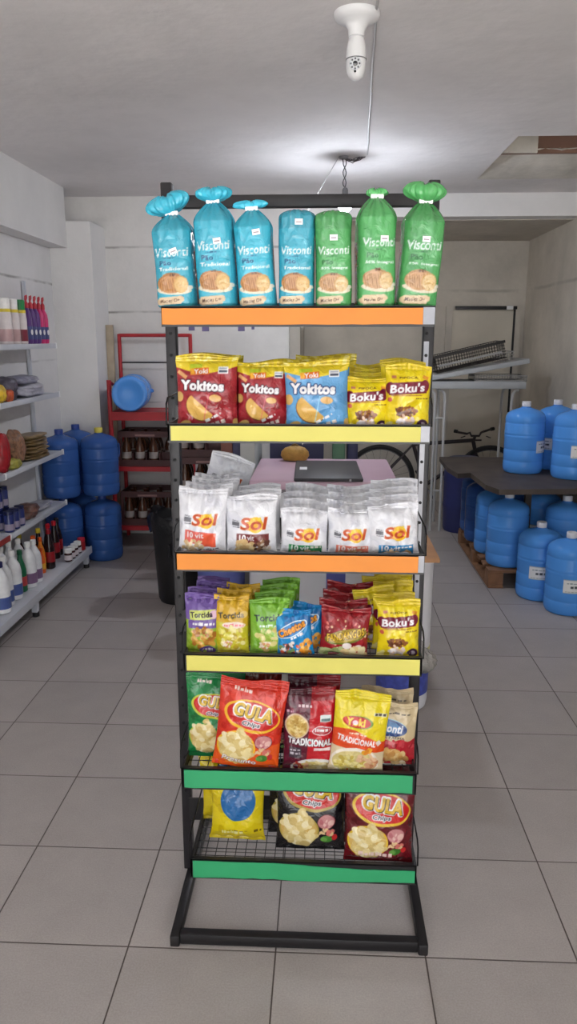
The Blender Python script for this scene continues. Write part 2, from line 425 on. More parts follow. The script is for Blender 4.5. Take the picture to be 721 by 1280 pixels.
def art_palha(W, H):
    a = Art(W, H, (96, 22, 44)); a.mask(lambda u, v: u > .50 + .12 * (v - .5), (196, 24, 36))
    a.cluster(.2, .8, .2, .2, [(112, 30, 54), (84, 16, 36)], 10, .1, 2); a.mask(lambda u, v: v > .89, (76, 18, 32)); a.mask(lambda u, v: (v > .86) & (u > .55), (150, 20, 28))
    a.strokes(.30, .56, .78, 5, .03, (232, 206, 210), 5); a.strokes(.08, .22, .72, 3, .025, (226, 170, 190), 6)
    a.ell(.27, .57, .235, .235, (224, 196, 160)); a.ell(.27, .57, .205, .205, (214, 180, 100)); a.cluster(.27, .57, .18, .18, [(232, 206, 130), (200, 160, 80), (190, 146, 66)], 50, .035, 3)
    a.rect(.72, .93, .62, .70, (232, 240, 240)); a.rect(.74, .91, .63, .66, (90, 120, 120)); a.ell(.76, .52, .19, .085, WH); a.ell(.76, .52, .175, .07, (176, 30, 40)); a.strokes(.62, .90, .51, 5, .035, WH, 8)
    a.text('TRADICIONAL', .52, .385, .84, .135, WH, .045, -.06, 0, (40, 20, 30), .05)
    a.rect(.60, .92, .275, .315, (250, 230, 230), -.06)
    a.rect(.12, .36, .18, .32, (70, 56, 66)); a.strokes(.14, .34, .22, 3, .03, (200, 190, 200), 6); a.strokes(.14, .34, .27, 3, .03, (190, 180, 190), 7)
    a.ell(.62, .03, .46, .24, (236, 232, 224)); a.ell(.62, .02, .42, .18, (214, 190, 110)); a.cluster(.66, .06, .28, .10, CREAM, 30, .06, 2); a.cluster(.32, .06, .16, .08, [(196, 70, 50), (226, 170, 130), (170, 50, 40)], 16, .05, 4)
    return a
def art_yoki(W, H):
    a = Art(W, H, (236, 214, 26)); a.mask(lambda u, v: v < .42, (228, 206, 168))
    a.mask(lambda u, v: (v < .545 - .06 * u + .05 * np.sin(5 * u)) & (v > .345 - .04 * u), (226, 74, 22))
    a.ell(.45, .665, .275, .11, (120, 150, 40), -.06); a.ell(.42, .665, .26, .10, (206, 40, 20), -.06)
    a.text('Yoki', .40, .665, .36, .14, (250, 214, 40), .05, -.06, 0, None); a.ell(.39, .66, .05, .04, (250, 220, 230))
    a.text('TRADICIONAL', .45, .44, .72, .115, WH, .04, -.10); a.strokes(.30, .62, .515, 6, .022, (250, 226, 190), 4, -.08); a.rect(.82, .90, .40, .46, (250, 230, 216), .6)
    a.rect(.72, .96, .745, .785, (226, 222, 190), -.08); a.strokes(.74, .95, .75, 4, .025, (70, 60, 50), 5, -.08)
    a.ell(.46, .16, .44, .30, (240, 230, 214)); a.ell(.46, .15, .41, .25, (214, 196, 130)); a.cluster(.40, .12, .30, .18, [(224, 204, 110), (200, 176, 80), (236, 222, 150)], 60, .05, 4)
    a.cluster(.68, .18, .20, .17, [(214, 160, 120), (196, 130, 90), (232, 190, 150)], 26, .06, 9); a.cluster(.68, .32, .10, .04, [(240, 170, 40), (230, 140, 40)], 8, .05, 5)
    return a
def art_visconti_palha(W, H):
    a = Art(W, H, (212, 190, 150)); a.cluster(.5, .8, .5, .25, [(222, 202, 164), (200, 176, 136)], 16, .1, 2)
    a.mask(lambda u, v: v < .44 + .015 * np.sin(20 * u), (184, 30, 44)); a.cluster(.5, .36, .5, .1, [(206, 60, 70), (160, 20, 34)], 24, .05, 4)
    a.ell(.40, .64, .42, .165, (150, 200, 226), -.12); a.ell(.40, .635, .42, .155, (34, 62, 120), -.12); a.ell(.36, .65, .34, .12, (60, 120, 176), -.1)
    a.text('Visconti', .42, .635, .62, .16, WH, .03, -.08, .15); a.strokes(.40, .86, .83, 6, .022, (90, 80, 70), 4, -.05)
    a.text('BATATA PALHA', .42, .485, .72, .045, (70, 60, 60), .02, -.04)
    a.cluster(.52, .15, .30, .17, [(226, 180, 110), (236, 200, 140), (206, 150, 84)], 70, .08, 7); a.cluster(.2, .08, .2, .08, [(214, 150, 100), (196, 120, 70)], 16, .06, 3)
    return a
def art_yellow(W, H):
    a = Art(W, H, (232, 208, 20)); a.cluster(.5, .5, .5, .6, [(240, 218, 40), (214, 188, 16)], 20, .1, 2)
    a.ell(.52, .62, .33, .34, (40, 110, 176)); a.mask(lambda u, v: v < .145, (222, 196, 30))
    a.strokes(.22, .62, .155, 7, .05, (246, 236, 160), 3, .03); a.strokes(.3, .7, .20, 6, .012, (120, 100, 20), 4); a.strokes(.82, .96, .17, 2, .04, (120, 100, 20), 6)
    return a

# ------------------------------------------------------------------ setting: room shell
XL, XR, YB, YF, ZC = -2.03, 1.91, 6.17, -1.2, 2.67
YA, ZA = 7.62, 2.50
def plaster(name, rgb, lines=(), stain=.5):
    m = bpy.data.materials.new(name); m.use_nodes = True; nt = m.node_tree; b = nt.nodes['Principled BSDF']
    N = nt.nodes.new; L = nt.links.new
    tc = N('ShaderNodeTexCoord')
    n1 = N('ShaderNodeTexNoise'); n1.inputs['Scale'].default_value = 1.6; n1.inputs['Detail'].default_value = 6; n1.inputs['Roughness'].default_value = .65
    L(tc.outputs['Object'], n1.inputs['Vector'])
    cr = N('ShaderNodeValToRGB'); e = cr.color_ramp.elements
    e[0].position = .30; e[0].color = (*lin(tuple(c * (1 - .16 * stain) for c in rgb)), 1); e[1].position = .62; e[1].color = (*lin(rgb), 1)
    L(n1.outputs['Fac'], cr.inputs['Fac'])
    col = cr.outputs['Color']
    sp = N('ShaderNodeSeparateXYZ'); L(tc.outputs['Object'], sp.inputs['Vector'])
    n2 = N('ShaderNodeTexNoise'); n2.inputs['Scale'].default_value = 3.5; n2.inputs['Detail'].default_value = 4; L(tc.outputs['Object'], n2.inputs['Vector'])
    for z, w, dark in lines:
        a = N('ShaderNodeMath'); a.operation = 'MULTIPLY_ADD'; L(n2.outputs['Fac'], a.inputs[0]); a.inputs[1].default_value = .03; a.inputs[2].default_value = -z - .015
        ad = N('ShaderNodeMath'); ad.operation = 'ADD'; L(sp.outputs['Z'], ad.inputs[0]); L(a.outputs[0], ad.inputs[1])
        ab = N('ShaderNodeMath'); ab.operation = 'ABSOLUTE'; L(ad.outputs[0], ab.inputs[0])
        mr = N('ShaderNodeMapRange'); mr.inputs['From Min'].default_value = w; mr.inputs['From Max'].default_value = w * .3; mr.inputs['To Min'].default_value = 0; mr.inputs['To Max'].default_value = dark
        L(ab.outputs[0], mr.inputs['Value'])
        ml = N('ShaderNodeMath'); ml.operation = 'MULTIPLY'; L(mr.outputs['Result'], ml.inputs[0])
        mr2 = N('ShaderNodeMapRange'); mr2.inputs['From Min'].default_value = .35; mr2.inputs['From Max'].default_value = .6; L(n2.outputs['Fac'], mr2.inputs['Value']); L(mr2.outputs['Result'], ml.inputs[1])
        mx = N('ShaderNodeMix'); mx.data_type = 'RGBA'; L(ml.outputs[0], mx.inputs['Factor']); L(col, mx.inputs['A']); mx.inputs['B'].default_value = (*lin((84, 76, 70)), 1)
        col = mx.outputs['Result']
    L(col, b.inputs['Base Color']); b.inputs['Roughness'].default_value = .85; b.inputs['Specular IOR Level'].default_value = .2
    n3 = N('ShaderNodeTexNoise'); n3.inputs['Scale'].default_value = 14; n3.inputs['Detail'].default_value = 6; L(tc.outputs['Object'], n3.inputs['Vector'])
    bp = N('ShaderNodeBump'); bp.inputs['Strength'].default_value = .22; bp.inputs['Distance'].default_value = .02; L(n3.outputs['Fac'], bp.inputs['Height']); L(bp.outputs['Normal'], b.inputs['Normal'])
    return m
M_WALLB = plaster('whitewashed_block_wall', (226, 223, 220), [(2.30, .012, .5), (1.81, .012, .8), (1.1, .01, .5)])
M_WALL = plaster('whitewashed_wall', (224, 222, 222), [(2.0, .012, .6), (1.45, .01, .3)], .4)
M_CEIL = plaster('painted_ceiling', (230, 226, 226), (), .35)
M_ANX = plaster('bare_annex_wall', (196, 189, 179), [(2.05, .02, .3)], .8)
M_BEAM = plaster('painted_beam', (226, 224, 223), (), .25)
M_CONC = plaster('rough_concrete', (232, 226, 216), (), 1.3)

def floor_mat():
    m = bpy.data.materials.new('grey_floor_tiles'); m.use_nodes = True; nt = m.node_tree; b = nt.nodes['Principled BSDF']
    N = nt.nodes.new; L = nt.links.new
    tc = N('ShaderNodeTexCoord'); sp = N('ShaderNodeSeparateXYZ'); L(tc.outputs['Object'], sp.inputs['Vector'])
    cells = []; dist = []
    for ax, off in (('X', .9152), ('Y', -1.7239)):
        a = N('ShaderNodeMath'); a.operation = 'ADD'; L(sp.outputs[ax], a.inputs[0]); a.inputs[1].default_value = off + 40
        d = N('ShaderNodeMath'); d.operation = 'DIVIDE'; L(a.outputs[0], d.inputs[0]); d.inputs[1].default_value = .4
        fr = N('ShaderNodeMath'); fr.operation = 'FRACT'; L(d.outputs[0], fr.inputs[0])
        fl = N('ShaderNodeMath'); fl.operation = 'FLOOR'; L(d.outputs[0], fl.inputs[0]); cells.append(fl.outputs[0])
        s = N('ShaderNodeMath'); s.operation = 'SUBTRACT'; L(fr.outputs[0], s.inputs[0]); s.inputs[1].default_value = .5
        ab = N('ShaderNodeMath'); ab.operation = 'ABSOLUTE'; L(s.outputs[0], ab.inputs[0]); dist.append(ab.outputs[0])
    mx = N('ShaderNodeMath'); mx.operation = 'MAXIMUM'; L(dist[0], mx.inputs[0]); L(dist[1], mx.inputs[1])
    gr = N('ShaderNodeMapRange'); gr.inputs['From Min'].default_value = .4935; gr.inputs['From Max'].default_value = .4970; L(mx.outputs[0], gr.inputs['Value'])
    cb = N('ShaderNodeCombineXYZ'); L(cells[0], cb.inputs['X']); L(cells[1], cb.inputs['Y'])
    wn = N('ShaderNodeTexWhiteNoise'); wn.noise_dimensions = '2D'; L(cb.outputs[0], wn.inputs['Vector'])
    n = N('ShaderNodeTexNoise'); n.inputs['Scale'].default_value = 5; n.inputs['Detail'].default_value = 8; n.inputs['Roughness'].default_value = .7; L(tc.outputs['Object'], n.inputs['Vector'])
    nf = N('ShaderNodeTexNoise'); nf.inputs['Scale'].default_value = 220; nf.inputs['Detail'].default_value = 2; L(tc.outputs['Object'], nf.inputs['Vector'])
    v = N('ShaderNodeMapRange'); v.inputs['To Min'].default_value = .93; v.inputs['To Max'].default_value = 1.04; L(wn.outputs['Value'], v.inputs['Value'])
    v2 = N('ShaderNodeMapRange'); v2.inputs['From Min'].default_value = .3; v2.inputs['From Max'].default_value = .7; v2.inputs['To Min'].default_value = .93; v2.inputs['To Max'].default_value = 1.05; L(n.outputs['Fac'], v2.inputs['Value'])
    v3 = N('ShaderNodeMapRange'); v3.inputs['From Min'].default_value = .3; v3.inputs['From Max'].default_value = .7; v3.inputs['To Min'].default_value = .90; v3.inputs['To Max'].default_value = 1.08; L(nf.outputs['Fac'], v3.inputs['Value'])
    p = N('ShaderNodeMath'); p.operation = 'MULTIPLY'; L(v.outputs[0], p.inputs[0]); L(v2.outputs[0], p.inputs[1])
    p2 = N('ShaderNodeMath'); p2.operation = 'MULTIPLY'; L(p.outputs[0], p2.inputs[0]); L(v3.outputs[0], p2.inputs[1])
    h = N('ShaderNodeHueSaturation'); h.inputs['Color'].default_value = (*lin((168, 161, 158)), 1); L(p2.outputs[0], h.inputs['Value'])
    mix = N('ShaderNodeMix'); mix.data_type = 'RGBA'; L(gr.outputs[0], mix.inputs['Factor']); L(h.outputs['Color'], mix.inputs['A']); mix.inputs['B'].default_value = (*lin((80, 70, 66)), 1)
    L(mix.outputs['Result'], b.inputs['Base Color'])
    b.inputs['Roughness'].default_value = .42; b.inputs['Specular IOR Level'].default_value = .35
    iv = N('ShaderNodeMath'); iv.operation = 'SUBTRACT'; iv.inputs[0].default_value = 1; L(gr.outputs[0], iv.inputs[1])
    bp = N('ShaderNodeBump'); bp.inputs['Strength'].default_value = .5; bp.inputs['Distance'].default_value = .004; L(iv.outputs[0], bp.inputs['Height']); L(bp.outputs['Normal'], b.inputs['Normal'])
    return m
M_PAVE = mat('bounce_concrete_pavement', (196, 192, 186), .9, noise=.1, nscale=2)
def sbox(name, x0, x1, y0, y1, z0, z1, m): return struct(G().box(x0, x1, y0, y1, z0, z1).build(name, m, smooth=False))
struct(G().box(XL - .2, XR + .2, YF - .15, YA + .2, -.1, 0).build('floor', floor_mat(), smooth=False))
# ceiling slab with the hatch opening (four strips around the hole)
HX0, HX1, HY0, HY1 = 1.03, 1.88, 4.50, 5.64
g = G(); g.box(XL - .2, XR + .2, YF, HY0, ZC, ZC + .19); g.box(XL - .2, XR + .2, HY1, YB + .1, ZC, ZC + .19)
g.box(XL - .2, HX0, HY0, HY1, ZC, ZC + .19); g.box(HX1, XR + .2, HY0, HY1, ZC, ZC + .19)
struct(g.build('ceiling', M_CEIL, smooth=False))
# chipped concrete slope on the far side of the hatch, brown board standing above it
r0 = random.Random(3); n = 26; vs = []; fs = []
for i in range(n + 1):
    t = i / n; x = HX0 + (HX1 - HX0 + .02) * t
    for j, (y, z) in enumerate(((HY1 + .002, ZC - .001), (HY1 - .10, ZC + .008), (HY1 - .30, ZC + .032), (HY1 - .56, ZC + .060), (HY1 - .558, ZC + .066))):
        k = 0 if j == 0 else 1
        vs.append((x, y + k * r0.uniform(-.02, .02), z + k * r0.uniform(-.006, .007)))
for i in range(n):
    for j in range(4): fs.append((i * 5 + j, i * 5 + j + 1, i * 5 + j + 6, i * 5 + j + 5))
struct(G().add(vs, fs).build('trim_1', M_CONC))
M_BROWN = mat('brown_board', (132, 98, 82), .7, noise=.12, nscale=6)
sbox('wall_hatch_rear', HX0 - .05, HX1 + .05, HY1 - .56, HY1 - .53, ZC + .04, ZC + .62, M_BROWN)
sbox('wall_hatch_block', HX0 - .05, HX0 + .25, HY1 - .58, HY1 - .56, ZC + .04, ZC + .62, M_CONC)
g = G(); g.box(HX0 - .08, HX0 - .05, HY0 - .05, HY1, ZC + .19, ZC + .62); g.box(HX1 + .05, HX1 + .08, HY0 - .05, HY1, ZC + .19, ZC + .62); g.box(HX0 - .08, HX1 + .08, HY0 - .08, HY0 - .05, ZC + .19, ZC + .62)
struct(g.build('wall_hatch_sides', M_CONC, smooth=False))
sbox('ceiling_hatch', HX0 - .08, HX1 + .08, HY0 - .08, HY1 + .03, ZC + .62, ZC + .66, M_CONC)
# walls
sbox('wall_left', XL - .2, XL, YF, YB + .12, 0, ZC, M_WALL)
sbox('wall_right', XR, XR + .2, YF, YA + .12, 0, ZC, M_ANX)
sbox('wall_back', XL, -.285, YB, YB + .14, 0, ZC, M_WALLB)
sbox('wall_annex_left', -.285, -.20, YB + .14, YA, 0, ZA, M_ANX)
sbox('wall_annex_back', -.285, XR, YA, YA + .12, 0, ZA + .2, M_ANX)
KX0, KX1, KY0, KY1 = -.20, .16, 6.85, 7.35                                  # unseen opening added in the annex ceiling to brighten its walls
g = G(); g.box(-.285, XR, YB + .14, KY0, ZA, ZA + .1); g.box(-.285, XR, KY1, YA, ZA, ZA + .1); g.box(-.285, KX0, KY0, KY1, ZA, ZA + .1); g.box(KX1, XR, KY0, KY1, ZA, ZA + .1)
struct(g.build('ceiling_annex', M_ANX, smooth=False))
sbox('trim_2', -.285, XR, YB - .02, YB + .14, 2.505, ZC, M_BEAM)          # lintel over the annex opening
sbox('trim_3', XL, -1.90, YF, 5.80, 2.255, ZC, M_BEAM)                     # beam along the left wall
sbox('trim_4', XL, -1.72, 5.80, YB, 0, 2.44, M_BEAM)                       # corner pillar
# shop front behind the camera: wall with a wide roller-door opening
struct(G().box(-9, 9, YF - 9, YF - .15, -.14, -.04).build('added_pavement', M_PAVE, smooth=False))  # unseen ground outside, added to bounce light up to the ceiling
sbox('wall_front_left', XL, -1.75, YF - .15, YF, 0, ZC, M_WALL); sbox('wall_front_right', 1.7, XR, YF - .15, YF, 0, ZC, M_WALL)
sbox('wall_front_top', -1.75, 1.7, YF - .15, YF, 2.45, ZC, M_WALL)
# boarded doorway in the annex
p0, p1 = at(562, 383, YA - .03), at(652, 383, YA - .03)
M_DOOR = mat('pale_plywood', (200, 192, 178), .7, noise=.12, nscale=3)
d = struct(thing('door_1', 'pale boarded doorway in the far annex wall', 'door', (0, 0, 0))); del d['category']
G().box(p0.x + .03, p1.x - .03, YA - .02, YA - .002, 0, p0.z - .04).build('door_panel', M_DOOR, d, smooth=False)
g = G(); g.box(p0.x - .03, p0.x + .03, YA - .035, YA - .002, 0, p0.z); g.box(p1.x - .06, p1.x, YA - .035, YA - .002, 0, p0.z); g.build('door_frame', M_ANX, d, smooth=False)
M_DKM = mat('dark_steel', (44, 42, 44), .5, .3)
g = G(); g.box(p0.x + .05, p1.x - .05, YA - .07, YA - .03, p0.z - .030, p0.z); g.build('door_track', M_DKM, d, bevel=.004)
g = G(); g.box(p1.x - .075, p1.x - .055, YA - .038, YA - .034, .9, p0.z - .03); g.build('gap_shade_strip', M_DKM, d, smooth=False)  # dark strip painted in for the shade of the jamb gap
g = G(); g.box(p1.x - .15, p1.x - .09, YA - .085, YA - .03, p0.z - .032, p0.z + .004); g.build('track_bracket', mat('white_paint', (236, 236, 238), .4), d, bevel=.004)

# ------------------------------------------------------------------ the display rack
M_BLK = mat('black_enamel', (30, 28, 30), .38, .1, noise=.1)
M_BLK2 = mat('worn_black_enamel', (34, 31, 35), .45, .1, noise=.2, nscale=30)
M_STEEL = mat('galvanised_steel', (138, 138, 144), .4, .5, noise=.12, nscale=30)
M_HOLE = mat('hole_shade_black', (10, 10, 12), .8)
M_WIRE = mat('black_wire', (24, 23, 25), .4, .3)
STRIP = {'orange': mat('orange_card', (212, 126, 34), .55, noise=.05), 'yellow': mat('yellow_card', (202, 193, 92), .55, noise=.05), 'green': mat('green_card', (42, 152, 98), .5, noise=.06)}
rack = thing('display_rack', 'tall black metal snack rack with six coloured shelf strips standing on grey tiles', 'display rack', (-.058, 1.73, 0))
RX, RY = -.058, 1.73
PL0, PL1, PR0, PR1, PY0, PY1 = -.412, -.384, .250, .278, 2.0, 2.03
def rb(g, x0, x1, y0, y1, z0, z1): return g.box(x0 - RX, x1 - RX, y0 - RY, y1 - RY, z0, z1)
def rv(x, y, z): return (x - RX, y - RY, z)
for x0, x1, right in ((PL0, PL1, False), (PR0, PR1, True)):
    g = G(); rb(g, x0, x1, PY0, PY1, .03, 1.985); p = g.build('upright', M_BLK2, rack, bevel=.003)
    g = G()
    xs = x0 + .003 if right else x0 + .015
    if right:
        rb(g, x0 + .002, x0 + .015, PY0 - .002, PY0 + .001, .76, 1.60); g.build('pale_light_strip', M_STEEL, p, smooth=False)  # light on the upright's upper part, put in as a pale strip
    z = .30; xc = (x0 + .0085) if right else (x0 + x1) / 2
    h0 = G().tube([(0, -.0032, 0), (0, .001, 0)], .0042, 10).build('hole_shade_disc', M_HOLE, p, loc=rv(xc, PY0, z))  # near-black disc in place of the shade inside a hole
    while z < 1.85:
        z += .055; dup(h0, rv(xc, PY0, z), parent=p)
g = G(); rb(g, PL1, PR0, PY0 + .002, PY1 - .002, 1.925, 1.955); g.build('top_bar', M_BLK2, rack, bevel=.003)
BX0, BX1 = -.402, .292
for sgn, xb in ((-1, BX0), (1, BX1)):
    g = G(); xa, xc = (xb, xb + .026) if sgn < 0 else (xb - .026, xb)
    rb(g, xa, xc, 1.727, 2.32, 0, .034); g.build('base_arm', M_BLK, rack, bevel=.004)
g = G(); rb(g, BX0 + .026, BX1 - .026, 1.733, 1.761, .004, .036); g.build('base_bar', M_BLK, rack, bevel=.004)
g = G(); rb(g, BX0 + .026, BX1 - .026, 2.29, 2.32, .004, .034); g.build('base_bar', M_BLK, rack, bevel=.004)
SH = [('orange', 201, 544.5, 382, 405), ('yellow', 209, 538, 530, 551), ('orange', 219, 531, 691, 713), ('yellow', 229, 528, 819, 840), ('green', 227, 521, 963, 987), ('green', 238, 521, 1077, 1099)]
SHF = []
STRIPPX = [(202, 529), (213, 526), (221, 523), (233, 525), (230, 516), (241, 519)]
for i, (c, xl, xr, ya, yb) in enumerate(SH):
    Yf = 1.722 + .006 * i
    zt = (at(xl, ya, Yf).z + at(xr, ya + 2, Yf).z) / 2; zb = zt - (at(xl, ya, Yf).z - at(xl, yb, Yf).z)
    x0, x1 = at(xl, ya, Yf).x, at(xr, ya, Yf).x
    SHF.append((zt, zb, Yf, x0, x1))
    g = G(); zf = zt - .020
    rb(g, x0, x1, Yf, Yf + .004, zb - .004, zt)                        # front lip
    rb(g, x0, x1, Yf, Yf + .012, zt - .003, zt + .001)
    rb(g, x0, x0 + .004, Yf, PY0 + .02, zb, zt); rb(g, x1 - .004, x1, Yf, PY0 + .02, zb, zt)
    rb(g, x0, x1, PY0 + .016, PY0 + .02, zb, zt + .02)
    sh = g.build('shelf', M_BLK, rack, smooth=False)
    # wire deck
    g = G(); k = 0; x = x0 + .006
    while x < x1 - .004: g.tube([rv(x, Yf + .004, zf), rv(x, PY0 + .017, zf)], .0013, 5, False); x += .027
    y = Yf + .015
    while y < PY0 + .01: g.tube([rv(x0 + .004, y, zf - .0015), rv(x1 - .004, y, zf - .0015)], .0013, 5, False); y += .03
    g.build('wire_deck', M_WIRE, sh)
    gk = .3 if i == 0 else 1.0                                          # side guards of bent wire
    for xs in ((x0 - .003, x1 + .003) if i else ()):
        pts = [rv(xs, Yf + .006, zt - .004), rv(xs, Yf + .012, zt + .045 * gk), rv(xs, Yf + .03, zt + .058 * gk), rv(xs, Yf + .16, zt + .062 * gk), rv(xs, PY0 + .004, zt + .062 * gk)]
        G().tube(pts, .0022, 6).build('side_guard', M_WIRE, sh)
    for xs, w in ((x0, 1), (x1, -1)):                                   # hook bracket into the upright
        pa = PL1 if w > 0 else PR0
        g = G(); rb(g, min(xs, pa - .006 * w) , max(xs, pa - .006 * w), PY0 - .006, PY0 - .001, zb + .002, zt + .02); g.build('bracket', M_BLK, sh, smooth=False)
    # coloured price strip, edges cut by hand
    sx0 = at(STRIPPX[i][0], ya, Yf).x; sx1 = at(STRIPPX[i][1], ya, Yf).x; h = zt - zb
    rs = random.Random(i + 2); n = 22; top = []; bot = []
    for k in range(n + 1):
        t = k / n; x = sx0 + (sx1 - sx0) * t
        wob = .0005 if i < 4 else .0016
        dz = 0
        if i == 5: dz = -.011 * min(1, max(0, t - .35) / .4)
        top.append((x, zt - .0035 + rs.uniform(-wob, wob * .3) + dz)); bot.append((x, zb + .001 + rs.uniform(-wob, wob) + (-.003 * math.exp(-((t - .55) / .15) ** 2) + .002 * t if i == 5 else 0)))
    vs = []; fs = []
    for (xa, za), (xb2, zb2) in zip(top, bot):
        for yy in (Yf - .0022, Yf - .0004): vs += [rv(xa, yy, za), rv(xb2, yy, zb2)]
    for k in range(n):
        a = k * 4; b = a + 4
        fs += [(a, b, b + 1, a + 1), (a + 2, a + 3, b + 3, b + 2), (a, a + 2, b + 2, b), (a + 1, b + 1, b + 3, a + 3)]
    fs += [(0, 1, 3, 2), (n * 4, n * 4 + 2, n * 4 + 3, n * 4 + 1)]
    G().add(vs, fs).build('price_strip', STRIP[c], sh, smooth=False)
    if i < 3:                                                            # bare metal end of the lip
        g = G(); rb(g, sx1 + .0005, x1 - .001, Yf - .0012, Yf - .0003, zb + .001, zt - .002); g.build('bare_lip_end', M_STEEL, sh, smooth=False)
    if i == 0:                                                           # remains of a torn purple sticker under the lip
        rs = random.Random(5)
        for xa in (.10, .13, .21, .24): 
            g = G(); w = .006 + .012 * rs.random(); rb(g, x0 + xa - .04, x0 + xa - .04 + w, Yf + .001, Yf + .002, zb - .006 - .008 * rs.random(), zb - .003)
            g.build('torn_sticker', mat('purple_scrap', (52, 40, 86), .6), sh, smooth=False)
FLOORZ = [s[0] - .0185 for s in SHF]

# ------------------------------------------------------------------ bread loaves on the top shelf
M_TAG = mat('white_clip', (238, 240, 240), .4); M_STK = mat('white_paper', (240, 238, 240), .6); M_INK = mat('grey_print', (150, 140, 146), .6)
def bread_art(W, H, base, dark, kind):
    a = Art(W, H, base, .0016)
    a.cluster(.5, .55, .5, .5, [tuple(min(255, c + 10) for c in base), tuple(max(0, c - 8) for c in base)], 18, .14, 2)
    a.mask(lambda u, v: v > .80, tuple(int(c * .92) for c in base))
    a.text('Visconti', .50, .578, .84, .225, (236, 248, 248), .010, .02, .10)
    a.text('Pão', .34, .463, .30, .12, dark, .012)
    a.text('Tradicional' if kind == 'blue' else '50% Integral', .53, .398, .74, .085, (240, 250, 250), .03)
    a.strokes(.30, .60, .512, 5, .008, dark, 4)
    a.ell(.50, .175, .45, .115, (236, 226, 200), -.06); a.ell(.92, .20, .07, .05, (240, 236, 220))
    crust, pale = ((176, 118, 62), (226, 186, 122)) if kind == 'blue' else ((186, 138, 90), (230, 200, 150))
    a.ell(.46, .25, .37, .25, crust, .02); a.ell(.45, .24, .35, .22, tuple(min(255, c + 26) for c in crust), .02)
    for k in range(9): a.ell(.16 + k * .06, .235 + .01 * math.sin(k), .012, .19, tuple(int(c * .86) for c in crust), .15)
    a.ell(.70, .235, .19, .215, (206, 160, 96), -.1); a.ell(.71, .23, .17, .195, pale, -.1); a.cluster(.71, .23, .12, .07, [(236, 204, 146), (216, 176, 110)], 20, .03, 4)
    a.strokes(.42, .58, .325, 3, .02, (110, 70, 40), 5)
    a.ell(.12, .055, .10, .085, (232, 204, 166)); a.ell(.66, .075, .10, .085, (232, 204, 166)); a.rect(.10, .68, .02, .105, (232, 204, 166), .04)
    a.text('Maciez D+', .39, .063, .50, .085, (84, 56, 40), .008, .05, .15)
    return a
